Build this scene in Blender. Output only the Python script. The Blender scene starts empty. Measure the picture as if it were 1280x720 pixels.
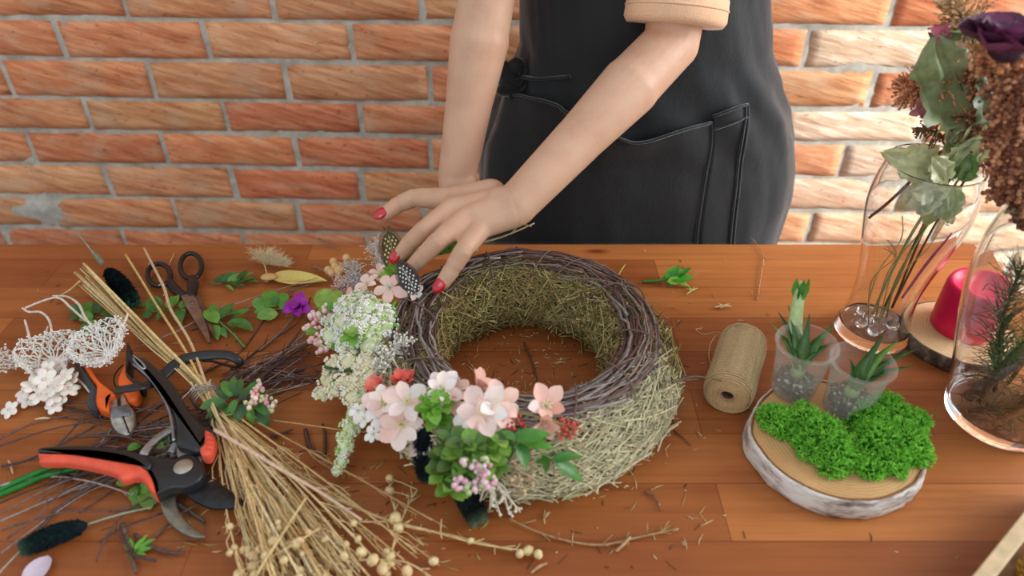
import bpy, bmesh, math, random
from mathutils import Vector, Matrix, noise, Quaternion
from mathutils.bvhtree import BVHTree

random.seed(11)
R = math.radians
PI = math.pi
TZ = 0.75                      # table height
CAM = Vector((0, 0, 1.35))
PITCH = R(37)
F = 900.0
FW = Vector((0, math.cos(PITCH), -math.sin(PITCH)))
UP = Vector((0, math.sin(PITCH), math.cos(PITCH)))
RT = Vector((1, 0, 0))
U = random.uniform


def ray(px, py):
    return FW + RT * ((px - 640) / F) + UP * ((360 - py) / F)


def P(px, py, h=0.0):
    """Point of the table-top neighbourhood at height h over the table."""
    d = ray(px, py)
    t = (TZ + h - CAM.z) / d.z
    return CAM + d * t


def Q(px, py, y):
    d = ray(px, py)
    return CAM + d * (y / d.y)


def PP(lst, h=0.0):
    return [P(a[0], a[1], a[2] if len(a) > 2 else h) for a in lst]


def lin(c):
    return tuple(((x / 255) / 12.92 if x / 255 <= 0.04045 else ((x / 255 + 0.055) / 1.055) ** 2.4) for x in c)


def jit(c, a=0.12, b=0.04):
    k = 1 + U(-a, a)
    return tuple(max(0, x * k * (1 + U(-b, b))) for x in c)


def mixc(a, b, t):
    return tuple(a[i] * (1 - t) + b[i] * t for i in range(3))


def rvec():
    while True:
        v = Vector((U(-1, 1), U(-1, 1), U(-1, 1)))
        if 0.05 < v.length < 1:
            return v.normalized()


def catmull(pts, n=6, closed=False):
    out = []
    N = len(pts)
    rng = range(N) if closed else range(N - 1)
    for i in rng:
        if closed:
            p0, p1, p2, p3 = pts[(i - 1) % N], pts[i], pts[(i + 1) % N], pts[(i + 2) % N]
        else:
            p0, p1, p2, p3 = pts[max(i - 1, 0)], pts[i], pts[i + 1], pts[min(i + 2, N - 1)]
        for k in range(n):
            t = k / n
            out.append(0.5 * ((2 * p1) + (p2 - p0) * t + (2 * p0 - 5 * p1 + 4 * p2 - p3) * t * t + (3 * p1 - p0 - 3 * p2 + p3) * t ** 3))
    if not closed:
        out.append(pts[-1].copy())
    return out


def lerp_list(vals, n):
    """n samples of a list of floats"""
    out = []
    for i in range(n):
        t = i / max(1, n - 1) * (len(vals) - 1)
        k = min(int(t), len(vals) - 2)
        out.append(vals[k] + (vals[k + 1] - vals[k]) * (t - k))
    return out


class MB:
    """collects shapes; build() links them as ONE mesh object with a per-face colour"""

    def __init__(s):
        s.v, s.f, s.c, s.m = [], [], [], []
        s.mi = 0
        s.sharp = False

    def face(s, idx, col):
        s.f.append(idx); s.c.append(col); s.m.append(s.mi)

    def tube(s, pts, r, n=5, col=(1, 1, 1), cap=True, flat=1.0):
        N = len(pts)
        rs = [r] * N if not isinstance(r, (list, tuple)) else (r if len(r) == N else lerp_list(list(r), N))
        base = len(s.v)
        t0 = (pts[1] - pts[0]).normalized()
        a = Vector((0, 0, 1)) if abs(t0.z) < 0.9 else Vector((1, 0, 0))
        u = t0.cross(a).normalized()
        for i in range(N):
            t = (pts[min(i + 1, N - 1)] - pts[max(i - 1, 0)])
            if t.length < 1e-9:
                t = t0
            t = t.normalized()
            u = (u - t * u.dot(t))
            if u.length < 1e-6:
                u = t.orthogonal()
            u.normalize()
            w = t.cross(u)
            for k in range(n):
                an = 2 * PI * k / n
                s.v.append(pts[i] + u * (math.cos(an) * rs[i]) + w * (math.sin(an) * rs[i] * flat))
        for i in range(N - 1):
            for k in range(n):
                a0 = base + i * n + k; b0 = base + i * n + (k + 1) % n
                s.face((a0, b0, b0 + n, a0 + n), col)
        if cap:
            s.face(tuple(base + k for k in range(n))[::-1], col)
            s.face(tuple(base + (N - 1) * n + k for k in range(n)), col)

    def capsule(s, a, b, ra, rb, n=16, col=(1, 1, 1)):
        d = (b - a)
        L = d.length
        d = d.normalized()
        pts, rs = [], []
        for k in range(7):
            an = PI / 2 * k / 6
            pts.append(a - d * (ra * math.cos(an))); rs.append(max(1e-4, ra * math.sin(an)))
        for k in range(1, 7):
            an = PI / 2 * k / 6
            pts.append(b + d * (rb * math.sin(an))); rs.append(max(1e-4, rb * math.cos(an)))
        # keep monotone
        s.tube(pts, rs, n, col)

    def ell(s, c, rx, ry, rz, rot=None, col=(1, 1, 1), nu=8, nv=6, jitter=0.0, sq=None):
        base = len(s.v)
        rot = rot or Matrix.Identity(3)
        for j in range(nv + 1):
            th = PI * j / nv
            for i in range(nu):
                ph = 2 * PI * i / nu
                if j in (0, nv) and i > 0:
                    continue
                p = Vector((math.sin(th) * math.cos(ph), math.sin(th) * math.sin(ph), math.cos(th)))
                k = 1 + (U(-jitter, jitter) if jitter else 0)
                s.v.append(c + rot @ Vector((p.x * rx * k, p.y * ry * k, p.z * rz * k)))

        def ix(j, i):
            if j == 0: return base
            if j == nv: return base + 1 + (nv - 1) * nu
            return base + 1 + (j - 1) * nu + i % nu
        for j in range(nv):
            for i in range(nu):
                if j == 0: s.face((ix(0, 0), ix(1, i), ix(1, i + 1)), col)
                elif j == nv - 1: s.face((ix(j, i), ix(nv, 0), ix(j, i + 1)), col)
                else: s.face((ix(j, i), ix(j + 1, i), ix(j + 1, i + 1), ix(j, i + 1)), col)

    def lathe(s, prof, c, n=32, col=(1, 1, 1), wob=None, closed=False):
        """prof: list of (r, z) ; closed joins last to first"""
        base = len(s.v)
        for (r, z) in prof:
            for k in range(n):
                an = 2 * PI * k / n
                q = wob(an, z) if wob else 1
                s.v.append(c + Vector((math.cos(an) * r * q, math.sin(an) * r * q, z)))
        M = len(prof)
        for i in range(M if closed else M - 1):
            i2 = (i + 1) % M
            for k in range(n):
                s.face((base + i * n + k, base + i * n + (k + 1) % n, base + i2 * n + (k + 1) % n, base + i2 * n + k), col)
        if not closed:
            if prof[0][0] > 1e-5: s.face(tuple(base + k for k in range(n))[::-1], col)
            if prof[-1][0] > 1e-5: s.face(tuple(base + (M - 1) * n + k for k in range(n)), col)

    def leaf(s, p, d, nrm, L, W, col, bend=0.25, cup=0.15, shape='point', nseg=6, col2=None, th=0.0, wave=0.0):
        """a curved leaf blade with a midrib fold, from p along d"""
        d = d.normalized()
        nrm = (nrm - d * nrm.dot(d))
        if nrm.length < 1e-4: nrm = d.orthogonal()
        nrm.normalize()
        sd = d.cross(nrm)
        base = len(s.v)
        for i in range(nseg + 1):
            t = i / nseg
            if shape == 'round': w = math.sin(PI * min(1, t * 0.93 + 0.07)) ** 0.55
            elif shape == 'petal': w = (math.sin(PI * (t ** 1.5 * 0.9 + 0.07))) ** 0.7
            elif shape == 'blade': w = (1 - t ** 1.8) * (0.75 + 0.25 * min(1, t * 4))
            else: w = math.sin(PI * (t ** 0.75)) ** 0.85 if t < 1 else 0
            w = max(w, 0.03) * W / 2
            wv = wave * math.sin(t * 9 + p.x * 500) * L
            c = p + d * (L * t * (1 - 0.12 * bend * t)) - nrm * (bend * L * t * t) + nrm * wv
            s.v += [c + sd * w + nrm * (cup * w * (1.6 if abs(cup) > .3 else 1)), c + sd * (w * 0.5) + nrm * (cup * w * .35), c, c - sd * (w * 0.5) + nrm * (cup * w * .35), c - sd * w + nrm * (cup * w * 1.0)]
        for i in range(nseg):
            cc = mixc(col, col2, i / nseg) if col2 else col
            for k in range(4):
                a = base + i * 5 + k
                s.face((a, a + 1, a + 6, a + 5), cc)

    def prism(s, outline, z0, z1, bev=0.002, col=(1, 1, 1)):
        """outline: world xy points (Vector); flat extruded shape with rounded edges"""
        N = len(outline)
        o = [Vector((q.x, q.y)) for q in outline]
        area = sum(o[i].x * o[(i + 1) % N].y - o[(i + 1) % N].x * o[i].y for i in range(N))
        if area < 0: o.reverse()
        nn = []
        for i in range(N):
            e = (o[(i + 1) % N] - o[i - 1])
            e = e.normalized() if e.length > 0 else Vector((1, 0))
            nn.append(Vector((-e.y, e.x)))
        base = len(s.v)
        # local room for the rounding: distance inwards to the opposite edge
        room = []
        for i in range(N):
            best = 1.0
            p, d = o[i] + nn[i] * 1e-5, nn[i]
            for j in range(N):
                if j == i or (j + 1) % N == i: continue
                a, b = o[j], o[(j + 1) % N]
                e = b - a
                den = d.x * e.y - d.y * e.x
                if abs(den) < 1e-12: continue
                t = ((a.x - p.x) * e.y - (a.y - p.y) * e.x) / den
                u = ((a.x - p.x) * d.y - (a.y - p.y) * d.x) / den
                if t > 0 and -.01 <= u <= 1.01: best = min(best, t)
            room.append(best)
        k_ = 5
        room = [min(room[(i + q) % N] for q in range(-k_ // 2, k_ // 2 + 1)) if N > 12 else room[i] for i in range(N)]
        rings = [(z0, 1), (z0 + bev, 0), (z1 - bev, 0), (z1 - bev * .62, .10), (z1 - bev * .28, .42), (z1, 1)]
        for z, fi in rings:
            for i in range(N):
                q = o[i] + nn[i] * (fi * min(bev, room[i] * .33))
                s.v.append(Vector((q.x, q.y, z)))
        s.sharp = True
        for j in range(len(rings) - 1):
            for i in range(N):
                a = base + j * N + i; b = base + j * N + (i + 1) % N
                s.face((a, b, b + N, a + N), col)
        s.face(tuple(base + i for i in range(N))[::-1], col)
        s.face(tuple(base + (len(rings) - 1) * N + i for i in range(N)), col)

    def box(s, lo, hi, col=(1, 1, 1), M=None):
        base = len(s.v)
        for z in (lo[2], hi[2]):
            for y in (lo[1], hi[1]):
                for x in (lo[0], hi[0]):
                    p = Vector((x, y, z))
                    s.v.append(M @ p if M else p)
        for q in ((0, 2, 3, 1), (4, 5, 7, 6), (0, 1, 5, 4), (2, 6, 7, 3), (0, 4, 6, 2), (1, 3, 7, 5)):
            s.face(tuple(base + i for i in q), col)

    def build(s, name, mats, parent=None, smooth=True, label=None, origin=None):
        if not isinstance(mats, (list, tuple)): mats = [mats]
        me = bpy.data.meshes.new(name)
        org = origin or Vector((0, 0, 0))
        me.from_pydata([tuple(q - org) for q in s.v], [], s.f)
        for m in mats: me.materials.append(m)
        at = me.color_attributes.new('Col', 'FLOAT_COLOR', 'CORNER')
        buf = []
        for f, c in zip(s.f, s.c):
            buf += [c[0], c[1], c[2], 1.0] * len(f)
        at.data.foreach_set('color', buf)
        me.polygons.foreach_set('material_index', s.m)
        me.polygons.foreach_set('use_smooth', [smooth] * len(s.f))
        me.update()
        if s.sharp and smooth: me.set_sharp_from_angle(angle=R(32))
        o = bpy.data.objects.new(name, me)
        C.objects.link(o)
        if parent is not None:
            o.parent = parent
            o.matrix_parent_inverse = Matrix.Translation(-parent.location) if parent.location.length else Matrix.Identity(4)
        if origin: o.location = org
        if label: o['label'] = label
        return o


sc = bpy.context.scene
C = bpy.data.collections.new('scene_objects')
sc.collection.children.link(C)


def tag(o, label, cat, group=None, kind=None):
    o['label'] = label
    o['category'] = cat
    if group: o['group'] = group
    if kind: o['kind'] = kind
    return o


def thing(name, loc, label, cat, group=None):
    o = bpy.data.objects.new(name, None)
    C.objects.link(o)
    o.location = loc
    o.empty_display_size = 0.02
    return tag(o, label, cat, group)


# ------------------------------------------------------------------ materials
def newmat(name):
    m = bpy.data.materials.new(name)
    m.use_nodes = True
    nt = m.node_tree
    b = nt.nodes['Principled BSDF']
    return m, nt, b


def N_(nt, typ, **kw):
    n = nt.nodes.new(typ)
    for k, v in kw.items(): setattr(n, k, v)
    return n


def mapping(nt, scale=(1, 1, 1), rot=(0, 0, 0), coord='Object'):
    tc = N_(nt, 'ShaderNodeTexCoord')
    mp = N_(nt, 'ShaderNodeMapping')
    mp.inputs['Scale'].default_value = scale
    mp.inputs['Rotation'].default_value = rot
    nt.links.new(tc.outputs[coord], mp.inputs['Vector'])
    return mp


def noise_n(nt, vec, scale, detail=4, rough=0.55):
    n = N_(nt, 'ShaderNodeTexNoise')
    n.inputs['Scale'].default_value = scale
    n.inputs['Detail'].default_value = detail
    n.inputs['Roughness'].default_value = rough
    nt.links.new(vec.outputs[0], n.inputs['Vector'])
    return n


def ramp(nt, src, stops):
    r = N_(nt, 'ShaderNodeValToRGB')
    el = r.color_ramp.elements
    while len(el) < len(stops): el.new(0.5)
    for e, (p, c) in zip(el, stops):
        e.position = p
        e.color = (c[0], c[1], c[2], 1) if len(c) == 3 else c
    nt.links.new(src, r.inputs[0])
    return r


def mixn(nt, a, b, fac, mode='MIX'):
    m = N_(nt, 'ShaderNodeMix', data_type='RGBA', blend_type=mode)
    for sock, val in ((m.inputs[6], a), (m.inputs[7], b), (m.inputs[0], fac)):
        if isinstance(val, (int, float)): sock.default_value = val
        elif isinstance(val, tuple): sock.default_value = (*val, 1) if len(val) == 3 else val
        else: nt.links.new(val, sock)
    return m.outputs[2]


def bump(nt, b, h, strength=0.3, dist=0.002):
    bp = N_(nt, 'ShaderNodeBump')
    bp.inputs['Strength'].default_value = strength
    bp.inputs['Distance'].default_value = dist
    nt.links.new(h, bp.inputs['Height'])
    nt.links.new(bp.outputs[0], b.inputs['Normal'])


def attr_mat(name, rough=0.6, var=0.25, nscale=150, sub=0.0, bs=0.0, metal=0.0, coat=0.0, spec=0.5, trans=0.0):
    """surface coloured by the mesh's own per-piece colour, broken up by noise"""
    m, nt, b = newmat(name)
    a = N_(nt, 'ShaderNodeAttribute', attribute_name='Col')
    mp = mapping(nt)
    n = noise_n(nt, mp, nscale, 3)
    r = ramp(nt, n.outputs['Fac'], [(0.3, (1 - var,) * 3), (0.7, (1 + var * 0.6,) * 3)])
    c = mixn(nt, a.outputs['Color'], r.outputs['Color'], 1.0, 'MULTIPLY')
    nt.links.new(c, b.inputs['Base Color'])
    b.inputs['Roughness'].default_value = rough
    b.inputs['Metallic'].default_value = metal
    b.inputs['Specular IOR Level'].default_value = spec
    b.inputs['Coat Weight'].default_value = coat
    if sub: 
        b.inputs['Subsurface Weight'].default_value = sub
        b.inputs['Subsurface Scale'].default_value = 0.004
    if bs: bump(nt, b, n.outputs['Fac'], bs, 0.001)
    if trans:
        tr = N_(nt, 'ShaderNodeBsdfTranslucent')
        nt.links.new(c, tr.inputs['Color'])
        mx = N_(nt, 'ShaderNodeMixShader')
        mx.inputs[0].default_value = trans
        nt.links.new(b.outputs[0], mx.inputs[1])
        nt.links.new(tr.outputs[0], mx.inputs[2])
        nt.links.new(mx.outputs[0], nt.nodes['Material Output'].inputs['Surface'])
    return m


M = {}
M['leaf'] = attr_mat('leaf_green', 0.42, 0.25, 120, trans=0.22, coat=0.1)
M['petal'] = attr_mat('petal', 0.6, 0.06, 90, trans=0.08)
M['dry'] = attr_mat('dry_plant', 0.75, 0.25, 200)
M['hay'] = attr_mat('hay', 0.7, 0.3, 160, trans=0.1)
M['twig'] = attr_mat('twig_bark', 0.6, 0.4, 260, bs=0.4)
M['tuft'] = attr_mat('fine_tuft', 0.9, 0.2, 300, spec=0.2)
M['plastic'] = attr_mat('plastic', 0.38, 0.06, 60, bs=0.04)
M['rubber'] = attr_mat('rubber_grip', 0.55, 0.12, 90)
M['metal'] = attr_mat('steel', 0.42, 0.35, 70, metal=0.85)
M['wax'] = attr_mat('wax', 0.42, 0.06, 40, sub=0.4, coat=0.05)
M['nail'] = attr_mat('nail_polish', 0.12, 0.0, 40, coat=1.0)
M['matte'] = attr_mat('matte', 0.85, 0.15, 80)
M['wood_cut'] = attr_mat('pale_cut_wood', 0.7, 0.2, 60)


def wood_table():
    m, nt, b = newmat('oiled_pine_boards')
    tc = N_(nt, 'ShaderNodeTexCoord')
    mp = N_(nt, 'ShaderNodeMapping')
    nt.links.new(tc.outputs['Object'], mp.inputs['Vector'])
    mp.inputs['Location'].default_value = (0.30, 0.665, 0)
    br = N_(nt, 'ShaderNodeTexBrick')
    br.offset = 0.41; br.offset_frequency = 2; br.squash = 1
    br.inputs['Scale'].default_value = 1
    br.inputs['Brick Width'].default_value = 0.86
    br.inputs['Row Height'].default_value = 0.0665
    br.inputs['Mortar Size'].default_value = 0.0004
    br.inputs['Mortar Smooth'].default_value = 0.3
    br.inputs['Bias'].default_value = 0.0
    br.inputs['Color1'].default_value = (*lin((152, 86, 44)), 1)
    br.inputs['Color2'].default_value = (*lin((196, 124, 66)), 1)
    br.inputs['Mortar'].default_value = (*lin((96, 42, 22)), 1)
    nt.links.new(mp.outputs[0], br.inputs['Vector'])
    # long grain
    m2 = mapping(nt, (1.6, 38, 1))
    w = noise_n(nt, m2, 3.2, 6, 0.62)
    gr = ramp(nt, w.outputs['Fac'], [(0.28, (0.72, 0.66, 0.6)), (0.5, (1, 1, 1)), (0.72, (1.13, 1.14, 1.14))])
    c = mixn(nt, br.outputs['Color'], gr.outputs['Color'], 0.8, 'MULTIPLY')
    m3 = mapping(nt, (2.2, 9, 1))
    w2 = noise_n(nt, m3, 1.6, 3)
    g2 = ramp(nt, w2.outputs['Fac'], [(0.35, (0.82, 0.74, 0.68)), (0.6, (1.06, 1.06, 1.04))])
    c = mixn(nt, c, g2.outputs['Color'], 0.8, 'MULTIPLY')
    # sparse knots
    m4 = mapping(nt, (3.4, 9.5, 1))
    vo = N_(nt, 'ShaderNodeTexVoronoi')
    vo.inputs['Scale'].default_value = 1.15
    nt.links.new(m4.outputs[0], vo.inputs['Vector'])
    kr = ramp(nt, vo.outputs['Distance'], [(0.03, (1, 1, 1)), (0.10, (0, 0, 0))])
    c = mixn(nt, c, lin((104, 30, 18)), kr.outputs['Color'])
    nt.links.new(c, b.inputs['Base Color'])
    rr = ramp(nt, w.outputs['Fac'], [(0.3, (0.42,) * 3), (0.7, (0.34,) * 3)])
    nt.links.new(rr.outputs['Color'], b.inputs['Roughness'])
    b.inputs['Specular IOR Level'].default_value = 0.4
    bump(nt, b, w.outputs['Fac'], 0.12, 0.0006)
    return m


def brick_mat():
    m, nt, b = newmat('fired_brick')
    a = N_(nt, 'ShaderNodeAttribute', attribute_name='Col')
    mp0 = mapping(nt, (1, 1, 1), (0, R(-15), 0))
    mp = N_(nt, 'ShaderNodeMapping')
    mp.inputs['Scale'].default_value = (5, 5, 44)
    nt.links.new(mp0.outputs[0], mp.inputs['Vector'])
    n = noise_n(nt, mp, 2.2, 5, 0.6)
    r = ramp(nt, n.outputs['Fac'], [(0.32, (0.58, 0.44, 0.36)), (0.43, (0.92, 0.86, 0.82)), (0.52, (1.04, 1.04, 1.02)), (0.60, (1.24, 1.46, 1.62))])
    c = mixn(nt, a.outputs['Color'], r.outputs['Color'], 0.85, 'MULTIPLY')
    mp2 = mapping(nt, (1, 1, 2))
    n2 = noise_n(nt, mp2, 13, 3)
    r2 = ramp(nt, n2.outputs['Fac'], [(0.5, (0, 0, 0)), (0.78, (0.75, 0.75, 0.75))])
    c = mixn(nt, c, lin((216, 180, 146)), r2.outputs['Color'])
    n3 = noise_n(nt, mp2, 70, 2)
    r3 = ramp(nt, n3.outputs['Fac'], [(0.27, (0.55, 0.4, 0.34)), (0.36, (1, 1, 1))])
    c = mixn(nt, c, r3.outputs['Color'], 0.8, 'MULTIPLY')
    nt.links.new(c, b.inputs['Base Color'])
    b.inputs['Roughness'].default_value = 0.9
    bump(nt, b, n.outputs['Fac'], 0.7, 0.004)
    return m


def mortar_mat():
    m, nt, b = newmat('cement_mortar')
    mp = mapping(nt)
    n = noise_n(nt, mp, 28, 6, 0.65)
    r = ramp(nt, n.outputs['Fac'], [(0.3, lin((156, 150, 136))), (0.7, lin((216, 210, 196)))])
    nt.links.new(r.outputs['Color'], b.inputs['Base Color'])
    b.inputs['Roughness'].default_value = 0.95
    bump(nt, b, n.outputs['Fac'], 0.6, 0.004)
    return m


def skin_mat():
    m, nt, b = newmat('skin')
    mp = mapping(nt)
    n = noise_n(nt, mp, 22, 4)
    r = ramp(nt, n.outputs['Fac'], [(0.3, lin((204, 156, 128))), (0.55, lin((212, 170, 140))), (0.8, lin((216, 163, 135)))])
    n2 = noise_n(nt, mp, 420, 2)
    nt.links.new(r.outputs['Color'], b.inputs['Base Color'])
    b.inputs['Roughness'].default_value = 0.5
    b.inputs['Subsurface Weight'].default_value = 0.25
    b.inputs['Subsurface Radius'].default_value = (1, 0.35, 0.2)
    b.inputs['Subsurface Scale'].default_value = 0.006
    bump(nt, b, n2.outputs['Fac'], 0.25, 0.0006)
    return m


def cloth_mat(name, c1, c2, wscale=900, rough=0.9, bs=0.25, crease=0.5, sheen=0.2):
    m, nt, b = newmat(name)
    mp = mapping(nt)
    n = noise_n(nt, mp, 9, 5, 0.6)
    r = ramp(nt, n.outputs['Fac'], [(0.25, c1), (0.75, c2)])
    n2 = noise_n(nt, mp, wscale, 2)
    r2 = ramp(nt, n2.outputs['Fac'], [(0.3, (0.8,) * 3), (0.7, (1.15,) * 3)])
    c = mixn(nt, r.outputs['Color'], r2.outputs['Color'], 0.8, 'MULTIPLY')
    nt.links.new(c, b.inputs['Base Color'])
    b.inputs['Roughness'].default_value = rough
    b.inputs['Sheen Weight'].default_value = sheen
    b.inputs['Sheen Roughness'].default_value = 0.35
    ad = N_(nt, 'ShaderNodeMath', operation='MULTIPLY_ADD')
    mp3 = mapping(nt, (1, 1, 0.5), (0.3, 0.4, 0))
    n3 = noise_n(nt, mp3, 26, 3)
    nt.links.new(n3.outputs['Fac'], ad.inputs[0]); ad.inputs[1].default_value = crease * 6
    nt.links.new(n2.outputs['Fac'], ad.inputs[2])
    bump(nt, b, ad.outputs[0], bs, 0.0012)
    return m


def glass_mat(name, tint=(1, 1, 1), rough=0.0, ior=1.45):
    m, nt, b = newmat(name)
    b.inputs['Base Color'].default_value = (*tint, 1)
    b.inputs['Transmission Weight'].default_value = 1
    b.inputs['Roughness'].default_value = rough
    b.inputs['IOR'].default_value = ior
    mp = mapping(nt)
    n = noise_n(nt, mp, 14, 1)
    bump(nt, b, n.outputs['Fac'], 0.04, 0.002)
    return m


def cup_mat():
    m, nt, b = newmat('thin_clear_plastic')
    mp = mapping(nt)
    n = noise_n(nt, mp, 60, 4)
    b.inputs['Base Color'].default_value = (0.84, 0.81, 0.74, 1)
    b.inputs['Roughness'].default_value = 0.22
    tr = N_(nt, 'ShaderNodeBsdfTransparent')
    mx = N_(nt, 'ShaderNodeMixShader')
    lw = N_(nt, 'ShaderNodeLayerWeight'); lw.inputs[0].default_value = 0.35
    r = ramp(nt, lw.outputs['Facing'], [(0.0, (0.03,) * 3), (1.0, (0.45,) * 3)])
    r2 = ramp(nt, n.outputs['Fac'], [(0.3, (0.7,) * 3), (0.7, (1.2,) * 3)])
    f = mixn(nt, r.outputs['Color'], r2.outputs['Color'], 1.0, 'MULTIPLY')
    nt.links.new(f, mx.inputs[0])
    nt.links.new(tr.outputs[0], mx.inputs[1])
    nt.links.new(b.outputs[0], mx.inputs[2])
    nt.links.new(mx.outputs[0], nt.nodes['Material Output'].inputs['Surface'])
    return m


def floor_mat():
    m, nt, b = newmat('grey_concrete')
    mp = mapping(nt)
    n = noise_n(nt, mp, 3, 6, 0.6)
    r = ramp(nt, n.outputs['Fac'], [(0.3, lin((120, 112, 104))), (0.7, lin((158, 150, 140)))])
    nt.links.new(r.outputs['Color'], b.inputs['Base Color'])
    b.inputs['Roughness'].default_value = 0.7
    return m


def cutwood_mat(c1, c2, name):
    """end grain: growth rings round the slice's own centre"""
    m, nt, b = newmat(name)
    mp = mapping(nt)
    n = noise_n(nt, mp, 14, 4)
    w = N_(nt, 'ShaderNodeTexWave', wave_type='RINGS', rings_direction='Z', wave_profile='SIN')
    w.inputs['Scale'].default_value = 90
    w.inputs['Distortion'].default_value = 5
    w.inputs['Detail'].default_value = 2
    w.inputs['Detail Scale'].default_value = 0.6
    nt.links.new(mp.outputs[0], w.inputs['Vector'])
    r = ramp(nt, w.outputs['Fac'], [(0.1, c1), (0.8, c2)])
    r2 = ramp(nt, n.outputs['Fac'], [(0.3, (0.84, 0.8, 0.74)), (0.65, (1.05, 1.04, 1.02))])
    c = mixn(nt, r.outputs['Color'], r2.outputs['Color'], 1.0, 'MULTIPLY')
    nt.links.new(c, b.inputs['Base Color'])
    b.inputs['Roughness'].default_value = 0.8
    n3 = noise_n(nt, mp, 160, 4)
    bump(nt, b, n3.outputs['Fac'], 0.5, 0.0015)
    return m


def bark_mat(name, stops, scale=(20, 20, 60), bs=0.8):
    m, nt, b = newmat(name)
    mp = mapping(nt, scale)
    n = noise_n(nt, mp, 1.6, 6, 0.65)
    r = ramp(nt, n.outputs['Fac'], stops)
    nt.links.new(r.outputs['Color'], b.inputs['Base Color'])
    b.inputs['Roughness'].default_value = 0.85
    bump(nt, b, n.outputs['Fac'], bs, 0.004)
    return m


M['table'] = wood_table()
M['brick'] = brick_mat()
M['mortar'] = mortar_mat()
M['skin'] = skin_mat()
M['apron'] = cloth_mat('charcoal_canvas', lin((15, 19, 21)), lin((25, 30, 33)), 700, 0.72, 0.5, 0.5, 0.6)
M['shirt'] = cloth_mat('peach_cotton', lin((236, 188, 148)), lin((240, 196, 158)), 800)
M['trousers'] = cloth_mat('dark_denim', lin((30, 32, 38)), lin((40, 42, 50)))
M['hair'] = attr_mat('hair', 0.5, 0.4, 200)
M['glass'] = glass_mat('clear_glass', (0.985, 0.995, 0.99))
M['cup'] = cup_mat()
M['floor'] = floor_mat()
M['birch_cut'] = cutwood_mat(lin((204, 158, 104)), lin((218, 174, 120)), 'birch_end_grain')
M['pine_cut'] = cutwood_mat(lin((214, 176, 130)), lin((230, 198, 154)), 'pine_end_grain')
M['birch_bark'] = bark_mat('birch_bark', [(0.34, lin((92, 78, 68))), (0.44, lin((176, 164, 154))), (0.54, lin((226, 220, 212))), (0.75, lin((240, 238, 234)))], (16, 16, 60), 1.0)
M['dark_bark'] = bark_mat('rough_brown_bark', [(0.3, lin((48, 36, 28))), (0.5, lin((104, 84, 68))), (0.7, lin((150, 134, 116)))], (50, 50, 26), 1.0)
M['twine'] = attr_mat('jute_twine', 0.9, 0.25, 500, bs=0.5)

# ------------------------------------------------------------------ camera, light, room
cd = bpy.data.cameras.new('camera')
cd.sensor_width = 36
cd.lens = F / 1280 * 36
cd.clip_start = 0.02
cd.dof.use_dof = True
cd.dof.focus_distance = 0.90
cd.dof.aperture_fstop = 3.4
cam = bpy.data.objects.new('camera', cd)
cam.location = CAM
cam.rotation_euler = (PI / 2 - PITCH, 0, 0)
C.objects.link(cam)
sc.camera = cam

w = bpy.data.worlds.new('world'); sc.world = w; w.use_nodes = True
w.node_tree.nodes['Background'].inputs[0].default_value = (0.86, 0.93, 1.0, 1)
w.node_tree.nodes['Background'].inputs[1].default_value = 0.70


def area(name, loc, target, sx, sy, power, col=(1, 1, 1), spread=PI):
    l = bpy.data.lights.new(name, 'AREA'); l.shape = 'RECTANGLE'
    l.size = sx; l.size_y = sy; l.energy = power; l.color = col; l.spread = spread
    o = bpy.data.objects.new(name, l); o.location = loc
    o.rotation_euler = (Vector(target) - Vector(loc)).to_track_quat('-Z', 'Y').to_euler()
    C.objects.link(o)
    return o


area('window_light', (2.35, 0.62, 1.75), (0.15, 0.66, 0.80), 1.3, 1.3, 52, (0.97, 0.985, 1.0))
area('sun_through_window', (2.5, -0.15, 1.75), (0.95, 1.28, 0.62), 0.35, 0.35, 3.6, (1, 0.98, 0.95), R(38))
area('front_fill_light', (-0.9, -1.6, 2.4), (0, 0.7, 0.8), 1.6, 1.2, 9, (0.95, 0.98, 1.0))  # soft fill added for ambient light from the front, no window there

sc.view_settings.view_transform = 'Standard'
sc.view_settings.look = 'None'
sc.view_settings.gamma = 1
sc.view_settings.use_curve_mapping = False
sc.view_settings.exposure = 0.2
sc.cycles.max_bounces = 14
sc.cycles.transmission_bounces = 14
sc.cycles.transparent_max_bounces = 24
sc.cycles.use_denoising = True

# ---- floor
mb = MB()
mb.box((-3, -1.5, -0.05), (3, 1.55, 0.0))
o = mb.build('floor', M['floor'], smooth=False); o['kind'] = 'structure'; o['label'] = 'grey concrete floor below the table'

# ---- brick wall (slightly turned, nearer on the right)
WYAW = R(2.2)
WO = Vector((0, 1.30, 0))
wd = Vector((math.cos(WYAW), -math.sin(WYAW), 0))
wn = Vector((-math.sin(WYAW), -math.cos(WYAW), 0))


def wall_hit(px, py):
    d = ray(px, py)
    t = (WO - CAM).dot(wn) / d.dot(wn)
    p = CAM + d * t
    return (p - WO).dot(wd), p.z


beds = [wall_hit(440, y)[1] for y in (27, 78, 127, 168, 211, 252, 291)]
anchors = [wall_hit(x, y)[0] for x, y in ((341, 14), (258, 52), (186, 100), (280, 146), (372, 190), (293, 230), (219, 270), (306, 297))]
while beds[0] < 2.3:
    beds.insert(0, beds[0] + 0.0738); anchors.insert(0, anchors[0] + 0.134 + U(-.02, .02))
while beds[-1] > 0.02:
    beds.append(beds[-1] - 0.0738); anchors.append(anchors[-1] + 0.134 + U(-.02, .02))
beds.insert(0, beds[0] + 0.0738)
PITCHX = 0.269
rows = []
mb = MB()
mbm = mb
BRC = [lin((216, 136, 92)), lin((222, 150, 104)), lin((210, 124, 84)), lin((224, 158, 112)), lin((216, 138, 94)), lin((212, 146, 100))]
BRP = [lin((226, 184, 152)), lin((230, 194, 166)), lin((222, 172, 138))]


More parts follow.
